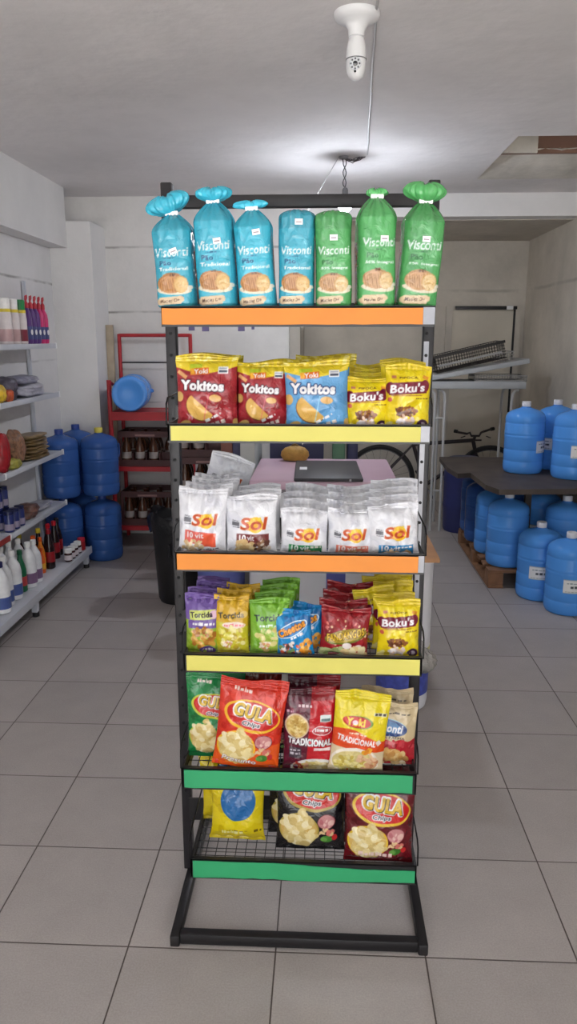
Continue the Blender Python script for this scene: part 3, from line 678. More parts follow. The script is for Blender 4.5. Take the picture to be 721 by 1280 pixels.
def make_bread(W, Hb, D, kind, base, dark, style, seed):
    """style: 'flare' open crumpled neck, 'small' short tied neck, 'fold' rounded folded top."""
    art = bread_art(W, Hb, base, dark, kind); C = art.out()
    r = random.Random(seed)
    body_top = {'flare': .80, 'small': .80, 'fold': .90}[style]
    ns, nz = 150, 130
    X = np.zeros((nz + 1, ns + 1)); Y = X.copy(); Z = X.copy(); CC = np.zeros((nz + 1, ns + 1, 3))
    ph = [r.uniform(0, 6.28) for _ in range(6)]
    blin = np.array(lin(base)); brown = np.array(lin((150, 96, 66)))
    for i in range(nz + 1):
        v = i / nz; z = v * Hb
        if v < .03: k = .93 + .07 * math.sin(v / .03 * PI / 2)
        elif v < body_top: k = 1.0
        else:
            s = (v - body_top) / (1 - body_top)
            k = 1 - (1 - (.24 if style != 'fold' else .55)) * (s ** 1.7 if style != 'fold' else s ** 3)
        pow_ = 4.5 if v < body_top else 4.5 - 2.5 * (v - body_top) / (1 - body_top)
        for j in range(ns + 1):
            a = j / ns * 2 * PI + PI / 2                       # start at the back so the seam is hidden
            ca, sa = math.cos(a), math.sin(a)
            rr = (abs(ca) ** pow_ + abs(sa) ** pow_) ** (-1 / pow_)
            pl = 0
            if v > body_top * .85:
                s = (v - body_top * .85) / (1 - body_top * .85)
                pl = .055 * s * math.sin(13 * a + ph[0] + .6 * math.sin(3 * a)) * (1.3 - .5 * s) + .04 * s * math.sin(5 * a + ph[1])
            bulge = 1 + .020 * math.sin(6 * v + ph[2]) * math.cos(a) + .012 * math.sin(9 * v + 3 * a + ph[3])
            q = rr * (k * bulge + pl)
            X[i, j] = W / 2 * ca * q; Y[i, j] = D / 2 * sa * q * (1 if v < body_top else 1)
            Z[i, j] = z
            iu = min(C.shape[1] - 1, max(0, int((X[i, j] / W + .5) * C.shape[1]))); iv = min(C.shape[0] - 1, int(v * C.shape[0]))
            if sa < -.12 and abs(ca) < .985 or (sa < 0 and Y[i, j] < -D * .32): CC[i, j] = C[iv, iu]
            elif v < .60 and v > .03 and abs(Y[i, j]) < D * .36: CC[i, j] = brown * (.8 + .3 * math.sin(v * 60) ** 2)
            else: CC[i, j] = blin
    me = grid_mesh('bag_body', X, Y, Z, CC, FILM)
    # close the bottom and the top
    bm = bmesh.new(); bm.from_mesh(me); bm.verts.ensure_lookup_table()
    lay = bm.verts.layers.float_color['art']
    allv = list(bm.verts)
    for row in (0, nz):
        c = bm.verts.new((0, 0, Z[row, 0])); c[lay] = (*blin, 1)
        for j in range(ns):
            a, b = allv[row * (ns + 1) + j], allv[row * (ns + 1) + j + 1]
            try: bm.faces.new((a, b, c) if row else (b, a, c)).smooth = True
            except Exception: pass
    bm.to_mesh(me); bm.free()
    body = bpy.data.objects.new('bag_body', me); COL.objects.link(body)
    kids = [body]
    if style != 'fold':
        # gathered film above the clip, flaring out in pleats
        L, R = (.040, .040) if style == 'flare' else (.020, .020)
        n, m_ = 120, 22; X = np.zeros((m_ + 1, n + 1)); Y = X.copy(); Z = X.copy()
        for i in range(m_ + 1):
            s = i / m_; f = s * .93 * PI
            for j in range(n + 1):
                a = j / n * 2 * PI
                pleat = (.0022 * math.sin(15 * a + ph[4] + 1.5 * s) + .0015 * math.sin(23 * a + ph[5])) * math.sin(f) ** .5 + .003 * math.sin(3 * a + ph[0]) * math.sin(f)
                rad = W * .11 * (1 - s) + R * math.sin(f) ** .75 + pleat
                X[i, j] = rad * math.cos(a); Y[i, j] = rad * .72 * math.sin(a)
                Z[i, j] = L * ((1 - math.cos(f)) / 2) ** .8 + .0022 * math.sin(7 * a + ph[1] + 3 * s) * s + .06 * L * math.cos(2 * a)
        cc = np.zeros(X.shape + (3,)); cc[:] = blin
        me2 = grid_mesh('gathered_top', X, Y, Z, cc, FILM); 
        t = bpy.data.objects.new('gathered_top', me2); COL.objects.link(t); t.location = (0, 0, Hb + .002); kids.append(t)
        so = t.modifiers.new('film', 'SOLIDIFY'); so.thickness = .0012
        w = W * .17
        c = G().box(-w, w, -D * .17, -D * .10, -.004, .005).build('closure_clip', M_TAG, None, bevel=.0015); c.location = (0, 0, Hb); kids.append(c)
    return kids
BREAD = [  # bottom left px, bottom right px, neck centre px (x, y), style, kind, label
    (199, 250, 216, 268, 'flare', 'blue', 'blue bag of sliced bread at the left end, crumpled neck leaning over the upright', (218, 314, .3)),
    (249, 300, 267, 253, 'flare', 'blue', 'blue bread bag with upright crumpled neck, second from the left upright', (272, 301, .1)),
    (299, 348, 315, 262, 'small', 'blue', 'blue bread bag with very short gathered neck, beside the fold-topped blue bag', (320, 290, .1)),
    (347, 394, 372, 264, 'fold', 'blue', 'blue bread bag with rounded folded top and sticker near its top edge', (374, 277, 0)),
    (393, 441, 416, 265, 'fold', 'green', 'green bread bag with rounded top directly below the glowing bulb', (417, 297, 0)),
    (442, 492, 470, 247, 'small', 'green', 'green bread bag with short tied neck, middle of the three green ones', (477, 298, 0)),
    (492, 545, 531, 253, 'flare', 'green', 'green bread bag at the right end with wide crumpled neck', (531, 299, 0)),
]
BB, BG_ = (62, 180, 208), (88, 174, 100)
for i, (xl, xr, nx_, ny_, style, kind, label, stk) in enumerate(BREAD):
    Yc = 1.79; Yfr = Yc - .05; zf = SHF[0][0] + .001
    b0 = at((xl + xr) / 2, 384, Yc); W = at(xr, 384, Yfr).x - at(xl, 384, Yfr).x
    top = at(nx_, ny_, Yc); Hb = top.z - zf
    root = thing('bread_bag', label, 'bread', (b0.x, Yc, zf), (0, math.atan2(top.x - b0.x, Hb), (.05, .03, 0, .02, 0, -.12, -.06)[i] * -1), 'bread bags on the top shelf')
    for o in make_bread(W * .95, Hb, .095, kind, tuple(min(255, int(c * (1 + .04 * (i % 3 - 1)))) for c in (BB if kind == 'blue' else BG_)), (20, 60, 110) if kind == 'blue' else (30, 100, 50), style, 40 + i):
        o.parent = root
        if o.name.startswith('gathered_top'):
            if i == 0: o.rotation_euler = (0, -.28, 0); o.scale = (1.08, 1, 1.0); o.location.x -= .003
            if i == 6: o.scale = (1.0, 1, .95)
            if i == 1: o.scale = (.88, 1, .72)
            if i == 2: o.scale = (1.45, .9, .8)
            if i == 5: o.scale = (.9, .9, .8)
    # price sticker on the front
    sp = at(stk[0], stk[1], Yfr)
    g = G().box(-.0085, .0085, -.0010, 0, -.006, .006)
    st = g.build('price_sticker', M_STK, root, smooth=False)
    rel = Vector((sp.x - b0.x, 0, sp.z - zf)); ang = root.rotation_euler.y
    lx = rel.x * math.cos(ang) - rel.z * math.sin(ang); lz = rel.x * math.sin(ang) + rel.z * math.cos(ang)
    st.location = (max(-W * .3, min(W * .3, lx)), -.0525 if lz < Hb * .78 else -.0525 + .03 * (lz / Hb - .78), lz); st.rotation_euler = (0, -stk[2], 0)
    G().box(-.006, .006, -.0014, -.0009, -.002, .0005).build('price_print', M_INK, st, smooth=False)

# ------------------------------------------------------------------ snack bags on the five lower shelves
ORD = ['second', 'third', 'fourth', 'fifth', 'sixth']
def bag_dims(row, xl, xr, yt, Yc, D):
    zf = FLOORZ[row]; Yfr = Yc - D / 2
    W = at(xr, yt + 30, Yfr).x - at(xl, yt + 30, Yfr).x
    H = at((xl + xr) / 2, yt, Yc).z - zf
    return W, H, at((xl + xr) / 2, yt + 40, Yc).x, zf
SEALCOL = {}
def column(row, name, cat, artf, box, Yc, D, label, group, n=0, step=(.0, .036), back_desc=None, roll=0, yaw=0, lean=-.04, seal=.085, back=None, seed=1, pinch=.05, grow=None, wr=1.0, lift=0, crop=1.0):
    xl, xr, yt = box
    W, H, X, zf = bag_dims(row, xl, xr, yt, Yc, D)
    art = artf(W * 1.03, H * crop)
    if crop > 1:                                                        # the print runs on under the folded-back top
        art.ny = int((art.ny + 1) / crop) - 1; art.h = (art.ny + 1) * art.SS; art.a = art.a[:art.h]; art.H = H
    X = max(SHF[row][3] + .001 + W * .485, min(SHF[row][4] - .001 - W * .485, X))
    o = make_bag(name, art, D, seal=seal, seed=seed, back=back, pinch=pinch, wr=wr)
    # pivot on the lower corner when rolled so it still rests on the deck
    o.location = (X, Yc, zf + .0015 + abs(math.sin(roll)) * W * .42 + lift); o.rotation_euler = (lean, roll, yaw)
    tag(o, label, cat, group)
    rr = random.Random(seed * 13 + 5)
    for k in range(n):
        c = dup(o, (X + step[0] * (k + 1) + rr.uniform(-.004, .004), Yc + step[1] * (k + 1), zf + .0015 + rr.uniform(0, .004)), (lean + rr.uniform(-.02, .02), rr.uniform(-.03, .03), rr.uniform(-.04, .04)),
            label=f'{back_desc}, {ORD[k]} from the front', group=group)
        if grow: c.scale = (1, 1, 1 + grow * (k + 1))
    return o
RED, CY = (158, 34, 44), (96, 160, 212)
Y2 = 1.775
# shelf 2
column(1, 'chip_bag', 'snack bag', lambda W, H: art_yokitos(W, H, RED, (70, 20, 40), 1), (220, 297, 445), Y2, .06, 'dark red ridged chip bag with yellow top at the left end of its shelf', 'ridged chip bags on the second shelf', 2, (.004, .055), 'dark red chip bag with yellow top at the left upright', seed=3, back=(120, 24, 34))
column(1, 'chip_bag', 'snack bag', lambda W, H: art_yokitos(W, H, RED, (70, 20, 40), 1), (295, 362, 453), Y2 + .012, .055, 'dark red ridged chip bag half tucked behind the light blue chip bag', 'ridged chip bags on the second shelf', 1, (.0, .06), 'dark red chip bag next to the light blue one', roll=.02, seed=5, back=(120, 24, 34))
column(1, 'chip_bag', 'snack bag', lambda W, H: art_yokitos(W, H, CY, (40, 60, 110), 1), (357, 437, 452), Y2 - .012, .06, 'light blue ridged chip bag with yellow top, in front', 'ridged chip bags on the second shelf', 2, (.006, .06), 'light blue chip bag with yellow top', roll=-.03, seed=8, back=(210, 190, 50), grow=.03)
column(1, 'popcorn_bag', 'snack bag', art_bokus, (431, 486, 473), Y2, .05, 'shorter yellow popcorn bag on the second shelf, beside the light blue chips', 'yellow popcorn bags on the second shelf', 3, (-.002, .045), 'yellow popcorn bag behind the shorter one on the second shelf', seed=4, grow=.075)
column(1, 'popcorn_bag', 'snack bag', art_bokus, (480, 537, 457), Y2 - .006, .05, 'taller yellow popcorn bag at the right end of the second shelf', 'yellow popcorn bags on the second shelf', 2, (-.004, .05), 'yellow popcorn bag behind the taller one on the second shelf', roll=.02, seed=6, grow=.03)
# shelf 3: white toast bags
Y3 = 1.79; SG = 'white toast bags on the third shelf'
SOLC = [(219, 279, 612, (232, 110, 100), 0, 'salmon', .03), (282, 346, 620, (120, 50, 50), 1, 'brown', 0), (350, 409, 638, (50, 140, 84), 2, 'green', .02), (409, 467, 638, (236, 130, 110), 3, 'pink', .01), (462, 524, 633, (40, 130, 190), 4, 'blue', -.05)]
for k, (xl, xr, yt, c, kd, cn, rl) in enumerate(SOLC):
    where = {0: 'leftmost on its shelf', 1: 'second from the left upright', 2: 'in the middle of its shelf', 3: 'between the green and blue printed ones', 4: 'rightmost on its shelf'}[k]
    column(2, 'toast_bag', 'snack bag', (lambda c, kd: lambda W, H: art_sol(W, H, c, kd))(c, kd), (xl, xr, yt), Y3 - (.006 if k in (0, 4) else 0), .052, f'white toast bag with {cn} box print, {where}', SG, 3 if k != 1 else 2, (.002 if k else .008, .052), f'white toast bag behind the {cn} printed one', roll=rl, seed=20 + k, grow=.085 if k > 1 else .012, back=(214, 214, 222), wr=1.4)
# a loose one lying across the tops at the back left
o = make_bag('toast_bag', art_sol(.12, .15, (150, 150, 160), 1), .035, seed=31, back=(206, 206, 214))
pz = at(275, 606, 1.955); o.location = (pz.x - .01, 1.985, FLOORZ[2] + .068); o.rotation_euler = (-.10, .30, 0); tag(o, 'white toast bag tilted sideways above the others at the back left', 'snack bag', SG)
# shelf 4
Y4 = 1.785
TG = 'corn snack bags in three colours'
column(3, 'snack_bag', 'snack bag', lambda W, H: art_torcida(W, H, (112, 84, 158), (150, 180, 50), (206, 214, 110), 0), (231, 273, 744), Y4, .042, 'purple snack bag at the front left of the fourth shelf', TG, 3, (.004, .045), 'purple snack bag behind the front purple one', seed=41, wr=.8)
column(3, 'snack_bag', 'snack bag', lambda W, H: art_torcida(W, H, (214, 168, 34), (206, 196, 44), (0, 0, 0), 1), (268, 311, 746), Y4, .042, 'mustard yellow snack bag between the purple and green ones', TG, 2, (.006, .045), 'mustard snack bag behind the front mustard one', seed=42, wr=.8)
column(3, 'snack_bag', 'snack bag', lambda W, H: art_torcida(W, H, (120, 178, 50), (130, 184, 60), (0, 0, 0), 2), (312, 361, 750), Y4, .042, 'lime green snack bag in front of its file', TG, 3, (.008, .045), 'lime green snack bag behind the front green one', seed=43, grow=.02, wr=.8)
column(3, 'snack_bag', 'snack bag', art_cheetos, (347, 393, 766), Y4 - .012, .045, 'bright blue cheese puff bag tilted to the left', 'bright blue cheese puff bags', 1, (.022, .05), 'bright blue cheese puff bag peeking out', roll=-.10, seed=44)
column(3, 'snack_bag', 'snack bag', art_fandangos, (398, 459, 763), Y4 - .004, .05, 'dark red corn snack bag speckled with corn, in front of its pile', 'dark red corn snack bags', 3, (.006, .05), 'dark red corn snack bag behind the front red one', roll=.06, seed=45, grow=.05)
column(3, 'popcorn_bag', 'snack bag', art_bokus, (471, 524, 752), Y4, .045, 'front yellow popcorn bag at the right end of the fourth shelf', 'yellow popcorn bags on the fourth shelf', 1, (-.006, .045), 'yellow popcorn bag behind the front one on the fourth shelf', seed=46)
for k, (x, yt, dy, rl) in enumerate(((446, 738, .055, -.10), (462, 730, .11, .04), (451, 722, .16, -.02), (463, 716, .19, .03))):
    W, H, X, zf = bag_dims(3, x, x + 55, yt, Y4 + dy, .04)
    src = bpy.data.objects['popcorn_bag.002'] if False else [q for q in bpy.data.objects if q.get('label', '').startswith('front yellow popcorn bag')][0]
    dup(src, (X, Y4 + dy + .035, zf + .004), (-.04, rl, .05), f'leaning yellow popcorn bag in the pile behind the red corn snacks, {["nearest", "second", "third", "farthest"][k]}', 'yellow popcorn bags on the fourth shelf')
# shelf 5
Y5 = 1.785
GG = 'large chip packs with a ringed red logo'
column(4, 'crisp_pack', 'snack bag', lambda W, H: art_gula(W, H, (24, 128, 64), None, (200, 206, 60)), (233, 300, 842), Y5 + .05, .05, 'green crisp pack with red oval logo at the left upright', GG, 1, (.002, .055), 'green crisp pack hidden behind the first', seed=51)
column(4, 'crisp_pack', 'snack bag', lambda W, H: art_gula(W, H, (214, 46, 22), 'Presunto', (246, 190, 40), (232, 88, 26)), (263, 347, 856), Y5 - .012, .055, 'large orange-red crisp pack tilted in front of the green one', GG, 0, roll=.12, seed=52)
column(4, 'crisp_pack', 'snack bag', lambda W, H: art_gula(W, H, (28, 24, 28), None, (190, 160, 60)), (322, 366, 872), Y5 + .075, .04, 'black crisp pack squeezed between the orange-red and maroon packs', GG, 0, seed=53)
column(4, 'crisp_pack', 'snack bag', lambda W, H: art_gula(W, H, (150, 40, 30), None, (190, 190, 60)), (296, 352, 836), Y5 + .165, .04, 'red and olive crisp pack standing at the back of the fifth shelf', GG, 0, seed=54)
column(4, 'straw_potato_pack', 'snack bag', art_palha, (353, 419, 862), Y5, .05, 'maroon and red straw potato pack with a bowl picture', 'straw potato packs on the fifth shelf', 2, (.006, .055), 'maroon straw potato pack behind the front maroon one', seed=55, grow=.03)
column(4, 'straw_potato_pack', 'snack bag', art_yoki, (410, 479, 870), Y5 - .014, .05, 'yellow and orange straw potato pack tilted to the right', 'straw potato packs on the fifth shelf', 0, roll=.09, seed=56, wr=.6)
column(4, 'straw_potato_pack', 'snack bag', art_visconti_palha, (459, 525, 881), Y5 + .035, .045, 'beige and red straw potato pack with blue oval, front one', 'straw potato packs on the fifth shelf', 1, (.0, .06), 'beige straw potato pack with blue oval, behind', roll=.03, seed=57, grow=.07)
# shelf 6
o = column(5, 'corn_puff_bag', 'snack bag', art_yellow, (261, 331, 968), 1.862, .06, 'yellow bag with a plain blue round print on the bottom shelf', 'yellow bags on the bottom shelf', 0, roll=.02, seed=61, pinch=.10)
c = dup(o, (o.location.x - .035, 1.955, o.location.z), (-.03, -.03, .05), 'yellow bag half hidden behind the one with the blue print', 'yellow bags on the bottom shelf')
column(5, 'crisp_pack', 'snack bag', lambda W, H: art_gula(W, H, (26, 22, 26), None, (186, 160, 70)), (345, 431, 970), 1.832, .06, 'black crisp pack on the bottom shelf, in front', GG, 1, crop=1.22, step=(-.022, .065), back_desc='black crisp pack on the bottom shelf, behind', seed=62)
column(5, 'crisp_pack', 'snack bag', lambda W, H: art_gula(W, H, (104, 16, 26), '', (236, 196, 50)), (430, 517, 979), 1.788, .06, 'maroon crisp pack at the right end of the bottom shelf', GG, 1, crop=1.10, step=(.0, .07), back_desc='maroon crisp pack on the bottom shelf, behind', seed=63, roll=.015)

# ------------------------------------------------------------------ big water bottles
def bottle_mat(name, rgb, tr=.35):
    m = mat(name, rgb, .16, 0, .5, noise=.05, nscale=3, trans=tr); m.node_tree.nodes['Principled BSDF'].inputs['IOR'].default_value = 1.25
    return m
M_WATER = bottle_mat('blue_water_bottle_plastic', (88, 158, 240), .12)
M_EMPTY = bottle_mat('deep_blue_bottle_plastic', (60, 98, 168), .20)
M_CAP = mat('white_cap', (214, 214, 220), .5, noise=.15, nscale=60); M_YCAP = mat('yellow_cap', (206, 190, 80), .5); M_BCAP = mat('blue_cap', (30, 60, 140), .4)
def bottle_prof():
    R = .134; p = [(.02, .012), (.085, .010), (.105, 0.0), (.122, .003), (.130, .014), (R, .035)]
    for zr, d in ((.085, -.0035), (.165, -.0035), (.252, .0022), (.275, .0022), (.345, -.0035)):
        p += [(R, zr - .011), (R + d * .6, zr - .005), (R + d, zr), (R + d * .6, zr + .005), (R, zr + .011)]
    p += [(R - .003, .385), (.124, .402), (.108, .417), (.082, .430), (.055, .438), (.036, .444), (.028, .450), (.0265, .470), (.0265, .478), (.02, .479)]
    return p
def make_bottle(label, m, cap=M_CAP, lab=False, handle=True, group=None):
    t = thing('water_bottle', label, 'water bottle', group=group)
    G().lathe(bottle_prof(), 40).build('body', m, t)
    if cap: G().lathe([(.028, .452), (.030, .454), (.0305, .482), (.028, .487), (.01, .488)], 24).build('cap', cap, t)
    G().lathe([(.0285, .444), (.033, .4455), (.033, .449), (.0285, .450)], 24).build('neck_ring', m, t)
    if handle: G().tube([(.131, -.01, .365), (.142, -.005, .36), (.146, 0, .33), (.146, 0, .29), (.140, 0, .265), (.129, 0, .258)], .008, 8).build('handle', m, t)
    if lab:
        art = Art(.175, .09, (250, 250, 250), .003)
        art.strokes(.12, .88, .68, 6, .07, (120, 140, 150), 3); art.strokes(.24, .84, .38, 6, .14, (70, 76, 84), 5); art.strokes(.08, .9, .12, 9, .05, (140, 150, 150), 7)
        art.rect(0, 1, .93, 1, (160, 180, 200)); art.rect(0, 1, 0, .06, (170, 190, 206))
        C = art.out(); ny, nx = C.shape[:2]
        th = (np.linspace(0, 1, nx)[None, :] - .5) * .175 / .1352 - PI / 2 + np.zeros((ny, 1)); zz = np.linspace(.145, .23, ny)[:, None] + np.zeros((1, nx))
        me = grid_mesh('label', .1352 * np.cos(th), .1352 * np.sin(th), zz, C, PAPER); lo = bpy.data.objects.new('label', me); COL.objects.link(lo); lo.parent = t
    return t
WG = 'blue water bottles'
bw_l = make_bottle('blue labelled water bottle', M_WATER, lab=True); bw = make_bottle('blue water bottle', M_WATER); be = make_bottle('dark blue bottle', M_EMPTY, None); bey = make_bottle('dark blue bottle', M_EMPTY, M_YCAP); bec = make_bottle('dark blue bottle', M_EMPTY, M_BCAP)
USED = set()
def put(src, x, y, z, rz, label, rot=None):
    r = rot or (0, 0, rz)
    if src.name not in USED:
        USED.add(src.name); src.location = (x, y, z); src.rotation_euler = r; src['label'] = label; return src
    return dup(src, (x, y, z), r, label)
TBL = .70
put(bw_l, 1.59, 4.92, .125, .0, 'labelled blue water bottle on the pallet behind the two standing on the floor')
put(bw_l, 1.372, 4.70, 0, -.05, 'labelled blue water bottle on the floor beside the pallet corner')
put(bw_l, 1.478, 4.445, 0, .15, 'labelled blue water bottle on the floor nearest to the camera')
put(bw_l, 1.385, 5.31, TBL, 1.05, 'blue water bottle alone near the front edge of the dark tabletop')
put(bw_l, 1.645, 5.47, TBL, -1.0, 'blue water bottle on the tabletop, partly behind the one at its right end')
put(bw_l, 1.655, 5.10, TBL, .25, 'labelled blue water bottle at the right end of the dark tabletop')
put(bw, 1.235, 5.0, .125, 2.6, 'unlabelled blue water bottle on the front left corner of the pallet')
put(bw, 1.215, 5.31, .125, 2.0, 'blue water bottle on the pallet right behind the front left one')
put(bw_l, 1.525, 5.27, .125, -.6, 'shaded blue water bottle on the pallet with a pale label, under the tabletop')
put(bw, 1.50, 5.56, .125, .4, 'blue water bottle deep under the tabletop whose white cap just shows')
put(be, 1.20, 5.62, .125, .4, 'dark blue bottle deep in the shade at the left of the pallet')
put(be, 1.22, 5.92, .125, 1.4, 'dark blue bottle at the back left end of the pallet')
# stacked empties in the back left corner
put(bec, -1.635, 5.44, 0, .9, 'dark blue bottle on the floor carrying the yellow-capped one')
put(bey, -1.635, 5.44, .489, .6, 'dark blue bottle with yellow cap on top of the front stack at back left')
put(bec, -1.875, 5.655, 0, 2, 'lower dark blue bottle against the corner pillar')
put(bec, -1.875, 5.655, .488, 2.6, 'upper dark blue bottle against the corner pillar')
put(bec, -1.893, 5.34, 0, 1.2, 'lower dark blue bottle next to the white shelf end')
put(bec, -1.893, 5.34, .488, 1.6, 'upper dark blue bottle next to the white shelf end')
put(bw, -1.455, 5.66, 1.2005, 0, 'blue water bottle lying on the red rack with its base facing out', rot=(PI / 2 + PI, 0, .12))

# pallet, dark tabletop
M_WOOD = mat('pallet_wood', (138, 98, 70), .8, noise=.3, nscale=12)
pal = thing('pallet', 'brown wooden pallet on the floor under the water bottles', 'pallet', (1.09, 4.83, 0))
for k in range(8): G().box(0, .80, .01 + k * .15, .10 + k * .15, .102, .122).build('deck_board', M_WOOD, pal, bevel=.003, smooth=False)
for k in range(3): G().box(.01 + k * .35, .10 + k * .35, .0, 1.16, .0, .102 if k else .102).build('runner', M_WOOD, pal, bevel=.004, smooth=False) if k == 1 else None
for xx in (.0, .70):
    for yy in (.0, .52, 1.05): G().box(xx, xx + .10, yy + .01, yy + .12, .02, .102).build('block', M_WOOD, pal, bevel=.004, smooth=False)
    G().box(xx, xx + .10, .0, 1.16, 0, .02).build('runner', M_WOOD, pal, bevel=.003, smooth=False)
M_TOP = mat('dark_stained_board', (74, 64, 58), .65, noise=.35, nscale=7)
tb = thing('table', 'dark weathered board tabletop carrying three water bottles at the right', 'table', (0, 0, 0))
poly = [atz(x, y, TBL) for x, y in ((549, 571), (559, 584), (572, 592), (588, 591), (607, 606), (624, 612))]
poly = [(p.x, p.y) for p in poly] + [(1.88, 4.72), (1.88, 5.98)]
poly = list(reversed(poly))
G().prism(poly, TBL - .034, TBL).build('tabletop', M_TOP, tb, smooth=False)
for x, y in ((1.39, 5.13), (1.84, 5.90), (1.84, 4.90), (1.38, 5.76)): G().box(x - .02, x + .02, y - .02, y + .02, .1225, TBL - .034).build('leg', M_TOP, tb, smooth=False)
dr = thing('plastic_drum', 'dark blue plastic drum behind the dark tabletop end', 'drum', (1.19, 6.42, 0))
G().lathe([(.15, 0), (.16, .02), (.165, .2), (.17, .22), (.165, .24), (.165, .42), (.17, .44), (.16, .56), (.13, .60), (.05, .61)], 32).build('body', mat('blue_drum_plastic', (50, 56, 110), .4), dr)
G().lathe([(.13, .60), (.135, .605), (.135, .625), (.12, .63), (.03, .63)], 32).build('lid', mat('dark_blue_lid', (34, 38, 80), .4), dr)

# ------------------------------------------------------------------ white frame table with baskets, bicycle (annex)
M_GREYP = mat('grey_white_enamel', (170, 172, 174), .45, noise=.08); M_WW = mat('white_wire', (190, 190, 190), .5)
wt = thing('frame_table', 'grey-white metal frame table holding wire baskets in the annex', 'table', (0, 0, 0))
q0, q1 = at(541, 477, 6.32), at(658, 477, 6.32); zt = q0.z
G().box(q0.x - .02, q1.x, 6.32, 6.78, zt - .058, zt).build('top_panel', M_GREYP, wt, bevel=.004)
for x in (q0.x + .03, q0.x + .11, q1.x - .10):
    for y in (6.36, 6.72):
        dxx = -.05 if x < q1.x - .2 else .05
        G().tube([(x + dxx, y, zt - .07), (x + dxx * .5, y, zt - .075), (x + dxx * .12, y, zt - .10), (x, y, zt - .16), (x, y, 0)], .011, 10).build('leg', M_WW, wt)
for z in (zt - .30, .35): G().tube([(q0.x + .03, 6.36, z), (q0.x + .11, 6.36, z)], .007, 8).build('cross_bar', M_WW, wt)
# tilted shelf panel resting on top
a0, a1 = at(541, 471, 6.36), at(666, 449, 6.36)
sp = thing('loose_shelf_panel', 'loose white shelf panel lying tilted on the frame table', 'shelf panel', (a0.x - .02, 6.36, zt + .004), (0, -math.atan2(a1.z - a0.z, a1.x - a0.x), 0))
Lp = (a1 - a0).length
G().box(0, Lp, 0, .40, .0, .038).build('panel', M_GREYP, sp, bevel=.004)
def wire_basket(name, label, loc, rot, L, D, Hh, m, step=.03):
    t = thing(name, label, 'wire basket', loc, rot, 'wire baskets on the frame table')
    g = G()
    for z in (0, Hh): g.tube([(0, 0, z), (L, 0, z), (L, D, z), (0, D, z), (0, 0, z)], .004, 6)
    g.build('rim', m, t)
    g = G(); x = 0
    while x <= L + .001: g.tube([(x, 0, Hh), (x, 0, 0), (x, D, 0), (x, D, Hh)], .002, 4, False); x += step
    y = step
    while y < D: g.tube([(0, y, Hh), (0, y, 0), (L, y, 0), (L, y, Hh)], .002, 4, False); y += step
    for z in np.arange(.025, Hh, .025): g.tube([(0, 0, z), (L, 0, z), (L, D, z), (0, D, z), (0, 0, z)], .0018, 4, False)
    g.build('mesh_wires', m, t); return t
M_DW = mat('dark_wire', (46, 42, 40), .5, .3); M_LW = mat('light_wire', (150, 148, 146), .5)
b0 = at(545, 466, 6.5); sl = -math.atan2(a1.z - a0.z, a1.x - a0.x)
t = wire_basket('wire_basket', 'dark wire basket on top of the tilted panel, its rim slanting up to the right', (b0.x, 6.42, b0.z + .0), (0, sl - .05, 0), .57, .30, .135, M_DW, .022)
G().box(-.005, .58, -.004, .004, .120, .142).build('front_rail', M_DW, t, smooth=False); G().box(.02, .54, -.006, -.002, .045, .062).build('price_rail', M_LW, t, smooth=False)
b1 = at(594, 472, 6.5)
g_ = wire_basket('wire_basket', 'flat light wire basket under the raised end of the tilted panel', (b1.x - .02, 6.40, zt + .004), (0, 0, 0), .42, .30, .040, M_LW, .022)
b2 = at(622, 455, 6.6)
wire_basket('wire_basket', 'small light wire basket behind the dark one, at the raised panel end', (b2.x, 6.50, b2.z + .01), (0, sl, .2), .13, .16, .075, M_LW, .022)
# bicycle
M_RUB = mat('tyre_rubber', (30, 28, 28), .8); M_FRM = mat('dark_bike_paint', (44, 36, 38), .4, .2); M_CHR = mat('bike_chrome', (170, 170, 174), .25, .8)
bk = thing('bicycle', 'dark bicycle parked behind the frame table, handlebar raised', 'bicycle', (.52, 6.98, 0), (0, 0, .0))
RW = .325; WB = 1.0
for nm, xx in (('rear_wheel', 0), ('front_wheel', WB)):
    pts = [(xx + RW * math.cos(a), 0, RW + .005 + RW * math.sin(a)) for a in np.linspace(0, 2 * PI, 49)]
    pts = [(xx + (RW - .02) * math.cos(a), 0, RW + .005 + (RW - .02) * math.sin(a)) for a in np.linspace(0, 2 * PI, 49)]
    w = G().tube(pts, .021, 8, False).build('wheel', M_RUB, bk)
    g = G()
    for k in range(24):
        a = k * PI / 12; g.tube([(xx, .02 * (-1) ** k, RW + .005), (xx + (RW - .035) * math.cos(a), 0, RW + .005 + (RW - .035) * math.sin(a))], .0016, 4, False)
    g.tube([(xx, -.05, RW + .005), (xx, .05, RW + .005)], .018, 12); g.tube([(xx + (RW - .042) * math.cos(a), 0, RW + .005 + (RW - .042) * math.sin(a)) for a in np.linspace(0, 2 * PI, 49)], .008, 6, False)
    g.build('spokes', M_CHR, w)
g = G(); bb = (.42, 0, .28); st = (.30, 0, .66); hd = (.84, 0, .70); hd2 = (.87, 0, .58)
for p, q in ((bb, st), (st, hd), (bb, hd2), (hd, hd2)): g.tube([p, q], .018, 10)
for s in (-.05, .05): g.tube([(0, s, .33), bb], .010, 8); g.tube([(0, s, .33), st], .009, 8); g.tube([hd2, (.90, s, .52), (1.0, s, .33)], .012, 8)
g.build('frame', M_FRM, bk)
hb = at(597, 566, 6.95); hl, hr = at(574, 541, 6.95), at(616, 538, 6.95)
ox = .52
hx = (hl.x + hr.x) / 2 - ox
G().tube([(hd[0], 0, .68), (hx, -.0, .74)], .014, 8).build('stem', M_FRM, bk)
wv = (hr.x - hl.x) / 2
g = G(); zb_ = .74
